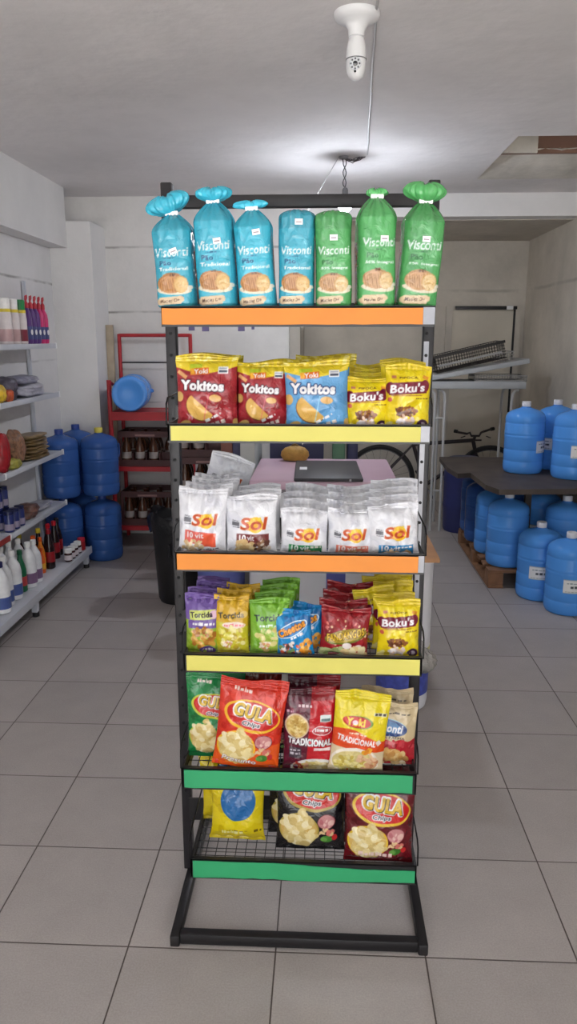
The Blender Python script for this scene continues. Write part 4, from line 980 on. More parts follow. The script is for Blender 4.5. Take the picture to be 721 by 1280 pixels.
g.tube([(hx - wv, .06, hl.z - .005), (hx - wv * .5, .0, hl.z - .012), (hx - .05, 0, zb_ + .03), (hx - .035, 0, zb_), (hx + .035, 0, zb_), (hx + .05, 0, zb_ + .03), (hx + wv * .5, 0, hr.z - .014), (hx + wv, .06, hr.z)], .011, 8)
g.tube([(hx - .058, 0, hl.z - .07), (hx + .058, 0, hl.z - .07)], .008, 8)
g.build('handlebar', M_FRM, bk)
for s, e in ((-1, hl), (1, hr)): G().tube([(hx + s * wv * 1.0, .06, e.z), (hx + s * (wv + .03), .075, e.z + .004)], .016, 10).build('grip', M_RUB, bk)
for s in (-1, 1): G().tube([(hx + s * wv * .62, -.02, hl.z - .03), (hx + s * wv * .9, -.03, hl.z - .045)], .005, 6).build('brake_lever', M_FRM, bk)
g = G(); g.prism([(.20, -.03), (.20, .03), (.30, .08), (.42, .03), (.44, 0), (.42, -.03), (.30, -.08)][::-1], .70, .745); g.build('saddle', M_RUB, bk, bevel=.012)
G().tube([bb, (.42, -.09, .28), (.50, -.09, .16)], .009, 8).build('crank', M_CHR, bk); G().tube([(.42, .09, .28), (.34, .09, .40)], .009, 8).build('crank', M_CHR, bk)

# ------------------------------------------------------------------ chest freezer and the things round it
M_FW = mat('white_freezer_enamel', (196, 196, 202), .35, noise=.05, nscale=3); M_PINK = mat('pinkish_lid', (196, 164, 182), .4, noise=.08, nscale=4); M_TRIM = mat('grey_lid_trim', (120, 114, 120), .45)
FX0, FX1, FY0, FY1 = -.385, .385, 3.80, 4.55
fz = thing('chest_freezer', 'white chest freezer with a pinkish lid behind the snack rack', 'freezer', ((FX0 + FX1) / 2, FY0, 0))
cx_ = (FX0 + FX1) / 2
G().box(FX0 - cx_, FX1 - cx_, 0, FY1 - FY0, .04, .845).build('body', M_FW, fz, bevel=.015)
G().box(FX0 - cx_ + .004, FX1 - cx_ - .004, .004, FY1 - FY0 - .004, .850, .90).build('lid', M_PINK, fz, bevel=.012)
G().box(FX0 - cx_ - .004, FX1 - cx_ + .004, -.004, FY1 - FY0 + .004, .838, .852).build('lid_seal', M_TRIM, fz, bevel=.003)
G().box(-.08, .08, -.022, 0, .845, .862).build('lid_handle', M_TRIM, fz, bevel=.004)
G().box(FX0 - cx_ + .04, FX1 - cx_ - .04, -.003, .0, .07, .20).build('vent_grille', M_TRIM, fz, bevel=.002)
G().box(.02, .12, -.0025, .001, .30, .60).build('blue_decal', mat('violet_blue_print', (70, 74, 140), .4), fz, smooth=False)
for x in (-.33, .33):
    for y in (.06, .68): G().lathe([(.02, 0), (.025, .005), (.025, .04), (.01, .041)], 16, (x, y, 0)).build('foot', M_DKM, fz)
n0, n1, n2, n3 = (atz(*p, .902) for p in ((366, 602), (452, 600), (448, 580), (367, 582)))
lp = thing('black_case', 'flat black case with small white sticker lying on the freezer lid', 'case', ((n0.x + n1.x) / 2, (n0.y + n2.y) / 2, .901), (0, 0, .02))
lw = (n1.x - n0.x) / 2; ld = (n2.y - n0.y) / 2
G().box(-lw, lw, -ld, ld, 0, .020).build('body', mat('black_plastic_case', (46, 42, 48), .5), lp, bevel=.006)
G().box(-lw + .025, -lw + .065, -.03, .05, .020, .0210).build('sticker', M_STK, lp, smooth=False); G().box(lw - .07, lw - .06, -ld - .003, -ld, .004, .015).build('latch', M_STEEL, lp, smooth=False)
M_NAVY = mat('navy_plastic', (44, 46, 88), .5, noise=.1); M_GRN = mat('dull_green_plastic', (86, 130, 100), .5); M_CART = mat('pale_carton', (176, 178, 176), .7, noise=.08)
def carton(name, label, cat, x0, x1, y0, y1, z0, z1, m, lidm=None, mark=None, group=None):
    t = thing(name, label, cat, ((x0 + x1) / 2, y0, z0), group=group); w = (x1 - x0) / 2
    G().box(-w, w, 0, y1 - y0, 0, z1 - z0 - .02).build('body', m, t, bevel=.008)
    G().box(-w - .006, w + .006, -.006, y1 - y0 + .006, z1 - z0 - .022, z1 - z0).build('lid', lidm or m, t, bevel=.005)
    if mark: mark(t, w, z1 - z0)
    return t
def tri_mark(t, w, h):
    zz = h - .072
    G().add([(.02, -.002, zz), (.055, -.002, zz), (.0375, -.002, zz - .035), (.02, .001, zz), (.055, .001, zz), (.0375, .001, zz - .035)], [(0, 2, 1), (3, 4, 5), (0, 1, 4, 3), (1, 2, 5, 4), (2, 0, 3, 5)]).build('white_mark', M_STK, t, smooth=False)
carton('storage_box', 'tall navy storage box with a white triangle mark behind the freezer', 'box', -.34, .00, 4.75, 5.05, 0, 1.06, M_NAVY, None, tri_mark)
carton('storage_box', 'narrow dull green box behind the freezer between navy ones', 'box', .055, .135, 4.76, 5.0, 0, 1.0, M_GRN)
carton('storage_box', 'slim navy box at the right of the dull green one', 'box', .15, .215, 4.76, 5.0, 0, 1.02, M_NAVY)
carton('storage_box', 'upright pale carton at the left rear of the freezer', 'box', -.50, -.41, 4.50, 5.0, 0, 1.02, M_CART)
sk = thing('yellow_sack', 'small yellow-brown sack lying on the rear edge of the freezer lid', 'sack', (-.17, 4.47, .90))
G().lathe([(.03, .0), (.07, .004), (.085, .03), (.08, .055), (.06, .075), (.03, .085), (.008, .087)], 24, sx=1.0, sy=.7).build('body', mat('yellow_brown_sack', (176, 134, 60), .6, noise=.25, nscale=30, bump=.5), sk)
G().tube([(-.02, 0, .084), (0, 0, .096), (.02, .0, .084)], .008, 8).build('tie', mat('brown_tie', (110, 80, 40), .7), sk)
tu = thing('plastic_tub', 'white plastic tub with blue front label left of the freezer', 'tub', (-.56, 4.02, 0))
G().lathe([(.10, 0), (.115, .01), (.135, .48), (.143, .485), (.143, .50), (.05, .505)], 32).build('body', M_FW, tu)
G().lathe([(.142, .505), (.148, .507), (.148, .53), (.135, .538), (.02, .54)], 32).build('lid', mat('pale_violet_lid', (186, 186, 204), .4), tu)
G().lathe([(.1225, .15), (.1235, .15), (.1335, .40), (.1325, .40)], 32).build('label', mat('blue_violet_label', (96, 104, 170), .5), tu)

# white bin with a board on top, right behind the rack
M_TANB = mat('tan_board', (186, 138, 98), .6, noise=.15, nscale=10)
wb = thing('white_bin', 'tall white plastic bin with blue lower band behind the rack at right', 'bin', (.362, 3.19, 0))
G().lathe([(.09, .0), (.108, .006), (.113, .03), (.115, .12), (.117, .40), (.119, .668), (.122, .672), (.122, .688), (.05, .69)], 40).build('body', mat('bin_white', (226, 226, 232), .4, noise=.05), wb)
G().lathe([(.1145, .075), (.1155, .075), (.1165, .20), (.1155, .20)], 40).build('blue_band', mat('blue_print_band', (70, 84, 176), .45, noise=.35, nscale=40), wb)
G().lathe([(.1157, .205), (.1167, .205), (.1175, .29), (.1165, .29)], 40).build('yellow_band', mat('pale_yellow_band', (206, 202, 130), .5, noise=.1), wb)
bd = thing('wooden_board', 'tan wooden board lying across the white bin', 'board', (.365, 3.08, .6905))
G().box(-.14, .126, .0, .42, .0, .018).build('plank', M_TANB, bd, bevel=.002)
# crumpled clear plastic bag hanging at the bin side
pb = G(); rr = random.Random(9); prof = []
for k in range(15):
    s = k / 14; prof.append((.003 + .055 * math.sin(PI * min(1, s * 1.02)) ** .7, -.0 + s * .11))
pb.lathe(prof, 28); pb.v = [(x * (1 + .12 * math.sin(9 * z * 40 + 7 * math.atan2(y, x))) , y * (1 + .1 * math.sin(5 * math.atan2(y, x) + 60 * z)), z + .006 * math.sin(8 * math.atan2(y, x))) for x, y, z in pb.v]
pm = mat('clear_crumpled_plastic', (190, 186, 182), .25, trans=.35, bump=.8, bscale=60)
p_ = at(537, 838, 3.05)
pbag = thing('plastic_bag', 'small crumpled clear plastic bag hanging at the side of the white bin', 'plastic bag', (p_.x - .035, 3.03, p_.z))
pb.build('body', pm, pbag); G().tube([(.0, .0, .105), (.0, .015, .125), (-.03, .06, .14)], [.006, .008, .004], 8).build('knot', pm, pbag)

# black waste bin
dbm = mat('black_bin_plastic', (26, 25, 27), .45, noise=.1)
b_ = thing('waste_bin', 'tall black waste bin lined with a black bag, left behind the rack', 'bin', (-.895, 4.52, 0))
G().lathe([(.10, 0), (.122, .006), (.132, .03), (.158, .52), (.166, .525), (.166, .545), (.155, .548), (.145, .50), (.06, .49)], 40).build('body', dbm, b_)
lg = G(); n = 60; vs = []; fs = []
for i, (r_, z_) in enumerate(((.150, .47), (.162, .545), (.172, .575), (.182, .545), (.177, .49), (.170, .45))):
    for k in range(n):
        a = k * 2 * PI / n; w = 1 + .02 * math.sin(9 * a + i) + .012 * math.sin(17 * a + 2 * i); vs.append((r_ * w * math.cos(a), r_ * w * math.sin(a), z_ + .018 * math.sin(5 * a + i * .4) * (1 if i else 0)))
for i in range(5):
    for k in range(n): fs.append((i * n + k, i * n + (k + 1) % n, (i + 1) * n + (k + 1) % n, (i + 1) * n + k))
lo_ = lg.add(vs, fs).build('bin_liner', mat('black_liner_film', (24, 23, 26), .28, bump=.5, bscale=40), b_)
G().tube([(-.02, -.140, .40), (-.02, -.178, .40), (-.02, -.176, .33), (-.02, -.135, .32)], .008, 8).build('side_handle', dbm, b_)

# ------------------------------------------------------------------ red rack with bottle crates, leaning plank
M_RED = mat('red_rack_paint', (176, 32, 40), .45, noise=.15); M_CRATE = mat('dark_brown_crate', (72, 36, 36), .55, noise=.2, nscale=15); M_AMB = mat('amber_glass', (82, 46, 28), .15, trans=.2)
M_BLAB = mat('pale_bottle_label', (150, 140, 136), .6)
rr_ = thing('red_rack', 'red tubular steel rack against the back wall holding brown crates', 'rack', (0, 0, 0))
RX0, RX1, RYF, RYB = -1.625, -1.06, 5.74, 6.10
for x in (RX0, RX1):
    G().tube([(x, RYF, 0), (x, RYF, 1.30)], .017, 10).build('post', M_RED, rr_)
    G().tube([(x, RYB, 0), (x, RYB, 1.64)], .015, 10).build('post', M_RED, rr_)
    G().tube([(x, RYF, 1.29), (x, RYB, 1.20)], .012, 8).build('brace', M_RED, rr_)
G().tube([(RX0, RYB, 1.63), (RX1, RYB, 1.63)], .014, 10).build('top_rail', M_RED, rr_)
G().tube([(RX0, RYB, 1.42), (RX1, RYB, 1.42)], .006, 8).build('thin_rail', M_DKM, rr_)
for z, h in ((1.062, .065), (.640, .035), (.170, .035)):
    g = G(); g.box(RX0, RX1, RYF - .012, RYF + .008, z - h, z); g.box(RX0, RX1, RYB - .01, RYB + .01, z - h, z)
    g.box(RX0, RX0 + .02, RYF, RYB, z - h, z); g.box(RX1 - .02, RX1, RYF, RYB, z - h, z); g.box(RX0, RX1, RYF, RYB, z - .012, z - .004)
    g.build('shelf_frame', M_RED, rr_, smooth=False)
def make_crate(label, group):
    t = thing('bottle_crate', label, 'crate', group=group); W, D, H = .42, .30, .27
    w, d = W / 2, D / 2; T = .012
    g = G()
    for z0, z1 in ((0, .05), (H - .045, H)):
        g.box(-w, w, -d, -d + T, z0, z1); g.box(-w, w, d - T, d, z0, z1); g.box(-w, -w + T, -d + T, d - T, z0, z1); g.box(w - T, w, -d + T, d - T, z0, z1)
    for sx in (-1, 1):
        for sy in (-1, 1): g.box(min(sx * w, sx * (w - .018)), max(sx * w, sx * (w - .018)), min(sy * d, sy * (d - .018)), max(sy * d, sy * (d - .018)), .05, H - .045)
    g.box(-w + T, w - T, -d + T, d - T, 0, .008)
    g.build('shell', M_CRATE, t, smooth=False)
    g = G()
    for k in range(1, 4): g.box(-w + k * W / 4 - .003, -w + k * W / 4 + .003, -d + T, d - T, .008, .10)
    for k in range(1, 3): g.box(-w + T, w - T, -d + k * D / 3 - .003, -d + k * D / 3 + .003, .008, .10)
    g.build('divider', M_CRATE, t, smooth=False)
    g = G(); g.box(-.075, .075, -d - .006, -d + .002, H - .036, H - .022); g.build('handle_bar', mat('worn_crate_handle', (140, 104, 100), .6), t, smooth=False)
    return t
def make_beer(label, group):
    t = thing('glass_bottle', label, 'bottle', group=group)
    G().lathe([(.03, 0), (.036, .004), (.036, .13), (.032, .155), (.018, .19), (.013, .215), (.0125, .245), (.0145, .247), (.0145, .255), (.008, .256)], 14).build('body', M_AMB, t)
    G().lathe([(.0366, .05), (.037, .05), (.037, .10), (.0366, .10)], 14).build('label', M_BLAB, t)
    return t
crate0 = make_crate('', 'brown bottle crates'); beer0 = make_beer('', 'brown glass bottles in crates'); cn = [0]
def place_crate(x, y, z, rz, label, blabel, cells=None):
    if cn[0] == 0: c = crate0; c.location = (x, y, z); c.rotation_euler = (0, 0, rz); c['label'] = label
    else: c = dup(crate0, (x, y, z), (0, 0, rz), label)
    rb_ = random.Random(cn[0] + 3)
    for j in range(3):
        for i in range(4):
            if rb_.random() < .12: continue
            lx, ly = -.21 + (i + .5) * .105, -.15 + (j + .5) * .1
            px, py = x + lx * math.cos(rz) - ly * math.sin(rz), y + lx * math.sin(rz) + ly * math.cos(rz)
            if not USED.__contains__('beer'):
                USED.add('beer'); b = beer0; b.location = (px, py, z + .009); b['label'] = blabel; b['group'] = blabel + 's'
            else:
                b = dup(beer0, (px, py, z + .009), (0, 0, rb_.random() * 6), blabel, blabel + 's')
    cn[0] += 1
place_crate(-1.37, 5.90, .641, 0, 'brown bottle crate on the upper crate shelf of the red rack', 'brown glass bottle in the upper crate of the red rack')
place_crate(-1.37, 5.90, .171, 0, 'brown bottle crate on the lowest shelf of the red rack', 'brown glass bottle in the lower crate of the red rack')
for k, (y, zz) in enumerate(((5.24, 0), (5.24, .273), (5.24, .546), (5.24, .819))):
    place_crate(-.80, y, zz, (.03, -.04, .05, -.02)[k], f'brown crate in the stack left of the freezer, {["at the floor", "second from the floor", "third from the floor", "topmost"][k]}', f'brown glass bottle in the {["floor", "second", "third", "topmost"][k]} crate left of the freezer')
pc = thing('tall_carton', 'tall narrow navy and terracotta carton between the crate stack and the pale carton', 'box', (-.595, 4.90, 0))
G().box(-.075, 0, 0, .10, 0, 1.05).build('terracotta_side', mat('terracotta_card', (130, 82, 70), .7, noise=.1), pc, bevel=.006); G().box(.001, .075, 0, .10, 0, 1.06).build('navy_side', M_NAVY, pc, bevel=.006)
pk = thing('wood_plank', 'pale wooden plank standing against the back wall left of the red rack', 'plank', (-1.69, 6.02, 0), (-.02, 0, 0))
G().box(-.028, .028, 0, .03, 0, 1.71).build('plank', mat('pale_plank', (176, 160, 138), .75, noise=.2, nscale=9), pk, bevel=.003)

# ------------------------------------------------------------------ white shelving on the left wall
M_SHW = mat('white_shelf_enamel', (196, 198, 206), .4, noise=.06); M_BACKP = mat('grey_blue_back_panel', (120, 124, 136), .5)
su = thing('shelving_unit', 'white metal wall shelving stocked with cleaning bottles and packs', 'shelving unit', (0, 0, 0))
SXF, SXB, SY0, SYM, SY1 = -1.82, -2.025, 3.20, 4.22, 5.20
SHL = [1.57, 1.245, .846, .486]
for y0, y1 in ((SY0, SYM), (SYM, SY1)):
    for z in SHL:
        g = G(); g.box(SXB + .02, SXF, y0 + .004, y1 - .004, z - .022, z - .002); s_ = g.build('shelf', M_SHW, su, bevel=.003)
        G().box(SXF - .004, SXF + .004, y0 + .004, y1 - .004, z - .028, z + .004).build('shelf_lip', M_SHW if not (y0 == SY0 and z == SHL[3]) else mat('red_price_rail', (170, 50, 40), .5), s_, bevel=.001)
        G().box(SXF - .006, SXF + .007, y1 - .018, y1 - .004, z - .03, z + .008).build('lip_end', mat('white_paint', (236, 236, 238), .4), s_, bevel=.002)
    g = G(); g.box(SXB + .02, -1.66, y0 + .004, y1 - .004, .125, .150); s_ = g.build('bottom_shelf', M_SHW, su, bevel=.004)
    G().box(-1.664, -1.655, y0 + .004, y1 - .004, .105, .156).build('shelf_lip', M_SHW, s_, bevel=.002)
for y in (SY0, SYM, SY1):
    G().box(SXB, SXB + .022, y - .014, y + .014, 0, 1.98).build('upright', M_SHW, su, bevel=.003)
    f_ = G().box(-1.71, -1.675, y - .06, y - .02, .03, .125).build('leg', M_SHW, su, bevel=.004)
    G().lathe([(.012, 0), (.02, .004), (.02, .03), (.01, .031)], 14, (-1.692, y - .04, 0)).build('foot', M_DKM, f_)
G().box(SXB, SXB + .006, SY0, SYM, .15, 1.95).build('back_panel', M_BACKP, su, smooth=False)
# goods: bottle kinds by lathe
def lathe_bottle(name, label, cat, group, x, y, z, prof, m, capprof=None, capm=None, labz=None, labm=None, sy=1.0, n=20, scale=1.0, rz=0):
    t = thing(name, label, cat, (x, y, z), (0, 0, rz), group)
    P = [(r * scale, zz * scale) for r, zz in prof]
    G().lathe(P, n, sy=sy).build('body', m, t)
    if capprof: G().lathe([(r * scale, zz * scale) for r, zz in capprof], n, sy=sy).build('cap', capm, t)
    if labz:
        r0 = max(r for r, zz in P) + .0012; G().lathe([(r0 - .001, labz[0] * scale), (r0, labz[0] * scale), (r0, labz[1] * scale), (r0 - .001, labz[1] * scale)], n, sy=sy).build('label', labm, t)
    return t
POUCH = [(.020, 0), (.028, .006), (.030, .02), (.030, .16), (.026, .19), (.014, .215), (.011, .225)]
PCAP = [(.011, .222), (.014, .224), (.014, .25), (.008, .262)]
JUG = [(.030, 0), (.044, .006), (.046, .03), (.046, .165), (.040, .20), (.026, .228), (.015, .245), (.0145, .26)]
JCAP = [(.0155, .255), (.018, .257), (.018, .285), (.01, .288)]
SLIM = [(.022, 0), (.028, .005), (.028, .12), (.022, .15), (.012, .18), (.0105, .205)]
SCAP = [(.012, .20), (.0135, .202), (.0135, .225), (.008, .228)]
MM = lambda n, c, r=.35: mat(n, c, r, noise=.12, nscale=25)
GL = 'goods on the white wall shelves'
# top shelf
z = SHL[0]
for k, px in enumerate((39, 45, 51, 57, 63)):
    p = Vector((0, 4.855 + .072 * k, 0)); c = (86, 44, 120) if k < 3 else (206, 40, 110)
    t = lathe_bottle('disinfectant_bottle', f'{"purple" if k < 3 else "pink"} bottle with red loop cap on the top wall shelf, {["nearest purple", "middle purple", "farthest purple", "nearer pink", "farthest of all"][k]} one', 'bottle', 'purple and pink bottles on the top wall shelf', -1.875, p.y, z, POUCH, MM(f'{"violet" if k < 3 else "magenta"}_plastic', c), PCAP, MM('crimson_cap', (190, 30, 50)), (.03, .11), MM('navy_white_label', (70, 76, 130)), sy=.9)
    G().tube([(.0, .0, .255), (-.004, .014, .27), (0, .018, .285), (.004, .008, .30), (0, -.006, .295), (0, -.01, .275), (0, -.002, .257)], .0045, 8).build('cap_loop', MM('crimson_cap', (190, 30, 50)), t)
    G().tube([(.03, -.009, .075), (.0315, -.009, .075)], .017, 14).build('round_badge', M_STK, t)
for k, (px, cl, lab) in enumerate(((30, (30, 130, 70), 'white bottle with green cap and dark red base on the top wall shelf'), (19, (236, 234, 232), 'white bottle with yellow neck band on the top wall shelf, farther one'), (8, (236, 234, 232), 'white bottle with yellow neck band on the top wall shelf, nearer one'))):
    p = Vector((0, 4.75 - .115 * k, 0))
    t = lathe_bottle('cleaner_bottle', lab, 'bottle', 'white bottles on the top wall shelf', -1.88, p.y, z, [(.03, 0), (.042, .006), (.042, .15), (.038, .19), (.034, .195)], MM('off_white_plastic', (220, 210, 210)), [(.034, .193), (.036, .197), (.036, .262), (.03, .268)], MM('green_cap' if k == 0 else 'white_wide_cap', cl), (.02, .09), MM('dark_red_print' if k == 0 else 'floral_print', (130, 40, 60) if k == 0 else (196, 160, 160)), sy=.8)
    G().lathe([(.0375, .188), (.039, .188), (.039, .206), (.0375, .206)], 20, sy=.8).build('neck_band', MM('yellow_band', (220, 196, 50)), t)
# second shelf: sacks and packs
def lump(name, label, cat, group, loc, size, m, seed, rot=(0, 0, 0)):
    r = random.Random(seed); bm = bmesh.new(); bmesh.ops.create_icosphere(bm, subdivisions=4, radius=1)
    ph = [r.uniform(0, 6) for _ in range(6)]
    for v in bm.verts:
        c = v.co.copy(); d = 1 + .08 * math.sin(5 * c.x + ph[0] + 3 * c.z) + .06 * math.sin(9 * c.y + ph[1]) + .04 * math.sin(14 * c.z + 6 * c.x + ph[2])
        e = 3.0
        q = (abs(c.x) ** e + abs(c.y) ** e + abs(c.z) ** e) ** (-1 / e)
        v.co = Vector((c.x * q * d * size[0], c.y * q * d * size[1], max(-.97, c.z * q * d) * size[2]))
    me = bpy.data.meshes.new(name); bm.to_mesh(me); bm.free(); me.shade_smooth(); me.materials.append(m)
    o = bpy.data.objects.new(name, me); COL.objects.link(o); o.location = (loc[0], loc[1], loc[2] + size[2] * .98); o.rotation_euler = rot
    return tag(o, label, cat, group)
M_GBAG = mat('grey_film_bag', (172, 170, 182), .3, noise=.25, nscale=20, bump=.6, bscale=35)
z = SHL[1]
lump('plastic_sack', 'grey plastic sack of goods on the second wall shelf, larger one', 'sack', 'grey sacks on the second wall shelf', (-1.92, 4.86, z), (.085, .20, .045), M_GBAG, 1)
lump('plastic_sack', 'grey plastic sack lying flat over the larger one on the second wall shelf', 'sack', 'grey sacks on the second wall shelf', (-1.925, 4.80, z + .082), (.08, .17, .026), mat('lilac_film_bag', (140, 138, 156), .3, noise=.3, nscale=20, bump=.6, bscale=35), 2)
lump('plastic_sack', 'small dark grey pack at the near end of the grey sacks', 'sack', 'grey sacks on the second wall shelf', (-1.91, 4.50, z), (.07, .08, .07), mat('dark_grey_film', (90, 86, 100), .35, noise=.3, nscale=25, bump=.5), 3)
lump('snack_pack', 'orange pack on the second wall shelf edge', 'pack', 'small packs on the second wall shelf', (-1.86, 4.42, z), (.035, .045, .035), mat('orange_pack', (196, 90, 50), .4, noise=.35, nscale=35), 4)
lump('snack_pack', 'yellow pack next to the orange one on the second wall shelf', 'pack', 'small packs on the second wall shelf', (-1.865, 4.30, z), (.04, .05, .05), mat('yellow_pack', (226, 186, 50), .4, noise=.35, nscale=35), 5)
lump('snack_pack', 'olive yellow pack at the near end of the second wall shelf', 'pack', 'small packs on the second wall shelf', (-1.92, 4.285, z), (.05, .05, .10), mat('olive_pack', (150, 160, 80), .4, noise=.35, nscale=35), 6)
# third shelf: stack of brown packs, speckled packs, red pack
z = SHL[2]
for k in range(7):
    lump('flat_pack', f'flat brown-gold pack on the third wall shelf, {["lowest", "second from below", "third from below", "fourth from below", "fifth from below", "sixth from below", "topmost"][k]} of its stack', 'pack', 'brown-gold packs stacked on the third wall shelf', (-1.91 + .004 * (k % 3), 4.86 - .006 * k, z + k * .0225), (.075, .17 - .002 * k, .0115), mat('brown_gold_pack', (128, 104, 66), .35, noise=.5, nscale=22), 20 + k, (0, 0, .03 * (k % 3 - 1)))
lump('snack_pack', 'tall speckled pack leaning at the near end of the brown-gold stack', 'pack', 'packs at the near end of the third wall shelf', (-1.885, 4.52, z + .022), (.05, .09, .095), mat('speckled_pack', (150, 110, 84), .4, noise=.7, nscale=45), 31, (.25, 0, 0))
lump('snack_pack', 'yellow-green pack lying on the third wall shelf edge', 'pack', 'packs at the near end of the third wall shelf', (-1.855, 4.42, z), (.03, .08, .03), mat('lime_pack', (166, 160, 70), .4, noise=.35, nscale=35), 32)
lump('snack_pack', 'red pack standing at the near end of the third wall shelf', 'pack', 'packs at the near end of the third wall shelf', (-1.86, 4.275, z), (.04, .045, .11), mat('red_pack', (160, 26, 36), .4, noise=.3, nscale=30), 33)
# fourth shelf: navy cans, brown pack, pale packet
z = SHL[3]
CAN = [(.026, 0), (.03, .004), (.03, .10), (.026, .106), (.01, .107)]
for k, (yy, xx) in enumerate(((4.30, -1.86), (4.38, -1.86), (4.46, -1.86), (4.32, -1.93), (4.41, -1.93))):
    lathe_bottle('can', f'navy can on the fourth wall shelf, {["nearest of the front row", "middle of the front row", "farthest of the front row", "nearer one of the rear row", "farther one of the rear row"][k]}', 'can', 'navy cans on the fourth wall shelf', xx, yy, z, CAN, MM('navy_can', (36, 46, 104), .3), [(.027, .106), (.0285, .107), (.0285, .125), (.02, .127)], MM('navy_lid', (24, 30, 70), .3), (.012, .05), MM('pale_can_print', (150, 140, 160)))
for k, yy in enumerate((4.34, 4.42)):
    lathe_bottle('can', f'navy can standing on the rear cans of the fourth wall shelf, {["nearer", "farther"][k]} one', 'can', 'navy cans on the fourth wall shelf', -1.93, yy - .015, z + .128, CAN, MM('navy_can', (36, 46, 104), .3), [(.027, .106), (.0285, .107), (.0285, .125), (.02, .127)], MM('navy_lid', (24, 30, 70), .3), (.012, .05), MM('pale_can_print', (150, 140, 160)))
lump('snack_pack', 'brown speckled pack on the fourth wall shelf beyond the navy cans', 'pack', 'packs on the fourth wall shelf', (-1.89, 4.66, z), (.06, .09, .045), mat('brown_speckled_pack', (120, 84, 74), .4, noise=.6, nscale=40), 41)
lump('snack_pack', 'pale grey flat packet at the far end of the fourth wall shelf', 'pack', 'packs on the fourth wall shelf', (-1.93, 4.93, z), (.07, .16, .018), mat('pale_packet', (164, 162, 168), .35, noise=.3, nscale=20, bump=.4), 42)
# bottom shelf
z = .151
WHT = MM('bleach_white', (222, 222, 224)); BLU = MM('blue_white_label', (70, 90, 150)); 
FP = lambda px, py: (lambda p: (max(-1.97, min(-1.695, p.x)), min(5.12, p.y)))(atz(px, py, z))
for k, (x, y, sc) in enumerate([(*FP(8, 757), 1.0), (*FP(19, 748), 1.0), (-1.86, 4.26, 1.0), (*FP(38, 733), .96), (*FP(45, 727), .93), (-1.84, 3.90, 1.0), (-1.86, 4.03, 1.0), (-1.86, 4.145, 1.0), (-1.85, 4.375, .95), (-1.735, 3.84, 1.0)]):
    ordn = ['second in the front row', 'just left of the green bottle', 'fourth in the rear row', 'just right of the green bottle', 'beside the small orange bottle', 'nearest in the rear row', 'second in the rear row', 'third in the rear row', 'farthest in the rear row', 'nearest in the front row'][k]
    lathe_bottle('bleach_bottle', f'white bleach bottle on the bottom wall shelf, {ordn}', 'bottle', 'white bleach bottles on the bottom wall shelf', x, y, z, JUG, WHT, JCAP, MM('dark_blue_cap', (40, 40, 96)) if k in (5, 6, 9) else MM('white_wide_cap', (236, 234, 232)), (.03, .095), BLU if k < 3 or k > 4 else MM('mauve_label', (126, 96, 130)), scale=sc)
lathe_bottle('detergent_bottle', 'green bottle with red label among the white bleach bottles', 'bottle', GL, *FP(28, 739), z, SLIM, MM('green_plastic', (24, 104, 66)), SCAP, MM('green_cap_dark', (20, 84, 54)), (.035, .085), MM('red_label', (196, 70, 70)), scale=1.12)
for k, (x, y, sc, c) in enumerate(((-1.80, 4.49, 1.15, (226, 84, 26)), (-1.80, 4.60, .98, (236, 140, 36)), (*FP(53.5, 716), .72, (226, 96, 36)))):
    lathe_bottle('sauce_bottle', ['tall red-orange bottle behind the small orange one', 'amber orange bottle beside the dark sauce bottles', 'small orange bottle at the front of the bottom wall shelf'][k], 'bottle', 'orange bottles on the bottom wall shelf', x, y, z, SLIM, MM(f'orange_plastic_{k}', c), SCAP, MM('orange_cap', (220, 90, 30)), (.04, .09), MM('yellow_print', (236, 180, 60)), scale=sc)
for k, (x, y, cap) in enumerate(((-1.90, 4.52, (206, 180, 60)), (-1.84, 4.68, (226, 200, 60)), (-1.82, 4.80, (190, 20, 40)), (-1.81, 4.885, (190, 20, 40)), (-1.765, 4.66, (140, 20, 34)), (-1.82, 4.97, (30, 26, 30)))):
    lathe_bottle('sauce_bottle', ['dark sauce bottle with dull yellow cap behind the bleach bottles', 'dark sauce bottle with yellow cap beside the red-capped ones', 'dark sauce bottle with red cap, nearer one', 'dark sauce bottle with red cap, farther one', 'dark sauce bottle with maroon cap at the front', 'dark sauce bottle with black cap near the far shelf end'][k], 'bottle', 'dark sauce bottles on the bottom wall shelf', x, y, z, SLIM, MM('dark_sauce', (38, 22, 24), .2), SCAP, MM(f'sauce_cap_{k}', cap), (.04, .10), MM('red_sauce_label', (150, 24, 34)) if k else MM('yellow_print', (236, 180, 60)), scale=1.15)
lathe_bottle('sauce_bottle', 'short dark bottle with yellow-green label at the shelf front', 'bottle', 'dark sauce bottles on the bottom wall shelf', *FP(63, 704), z, SLIM, MM('dark_sauce', (38, 22, 24), .2), SCAP, MM('sauce_cap_3', (170, 20, 36)), (.04, .11), MM('lime_label', (176, 180, 60)), scale=.85)
for k, yy in enumerate((4.82, 4.885, 4.95, 5.015)):
    lathe_bottle('small_jar', f'small dark jar with white cap at the front of the bottom wall shelf, {["nearest", "second", "third", "farthest"][k]}', 'jar', 'small white-capped jars on the bottom wall shelf', -1.70, yy, z, [(.02, 0), (.026, .004), (.026, .05), (.02, .06)], MM('dark_jar', (60, 30, 34), .2), [(.021, .058), (.0245, .06), (.0245, .085), (.018, .088)], MM('white_wide_cap', (236, 234, 232)), (.012, .045), MM('white_jar_label', (206, 196, 200)))
lathe_bottle('small_jar', 'small red-capped jar at the far end of the bottom wall shelf', 'jar', GL, -1.70, 5.10, z, [(.02, 0), (.028, .004), (.028, .055), (.022, .065)], MM('red_sauce_label', (130, 24, 34)), [(.023, .064), (.0265, .066), (.0265, .088), (.018, .09)], MM('crimson_cap', (190, 30, 50)))

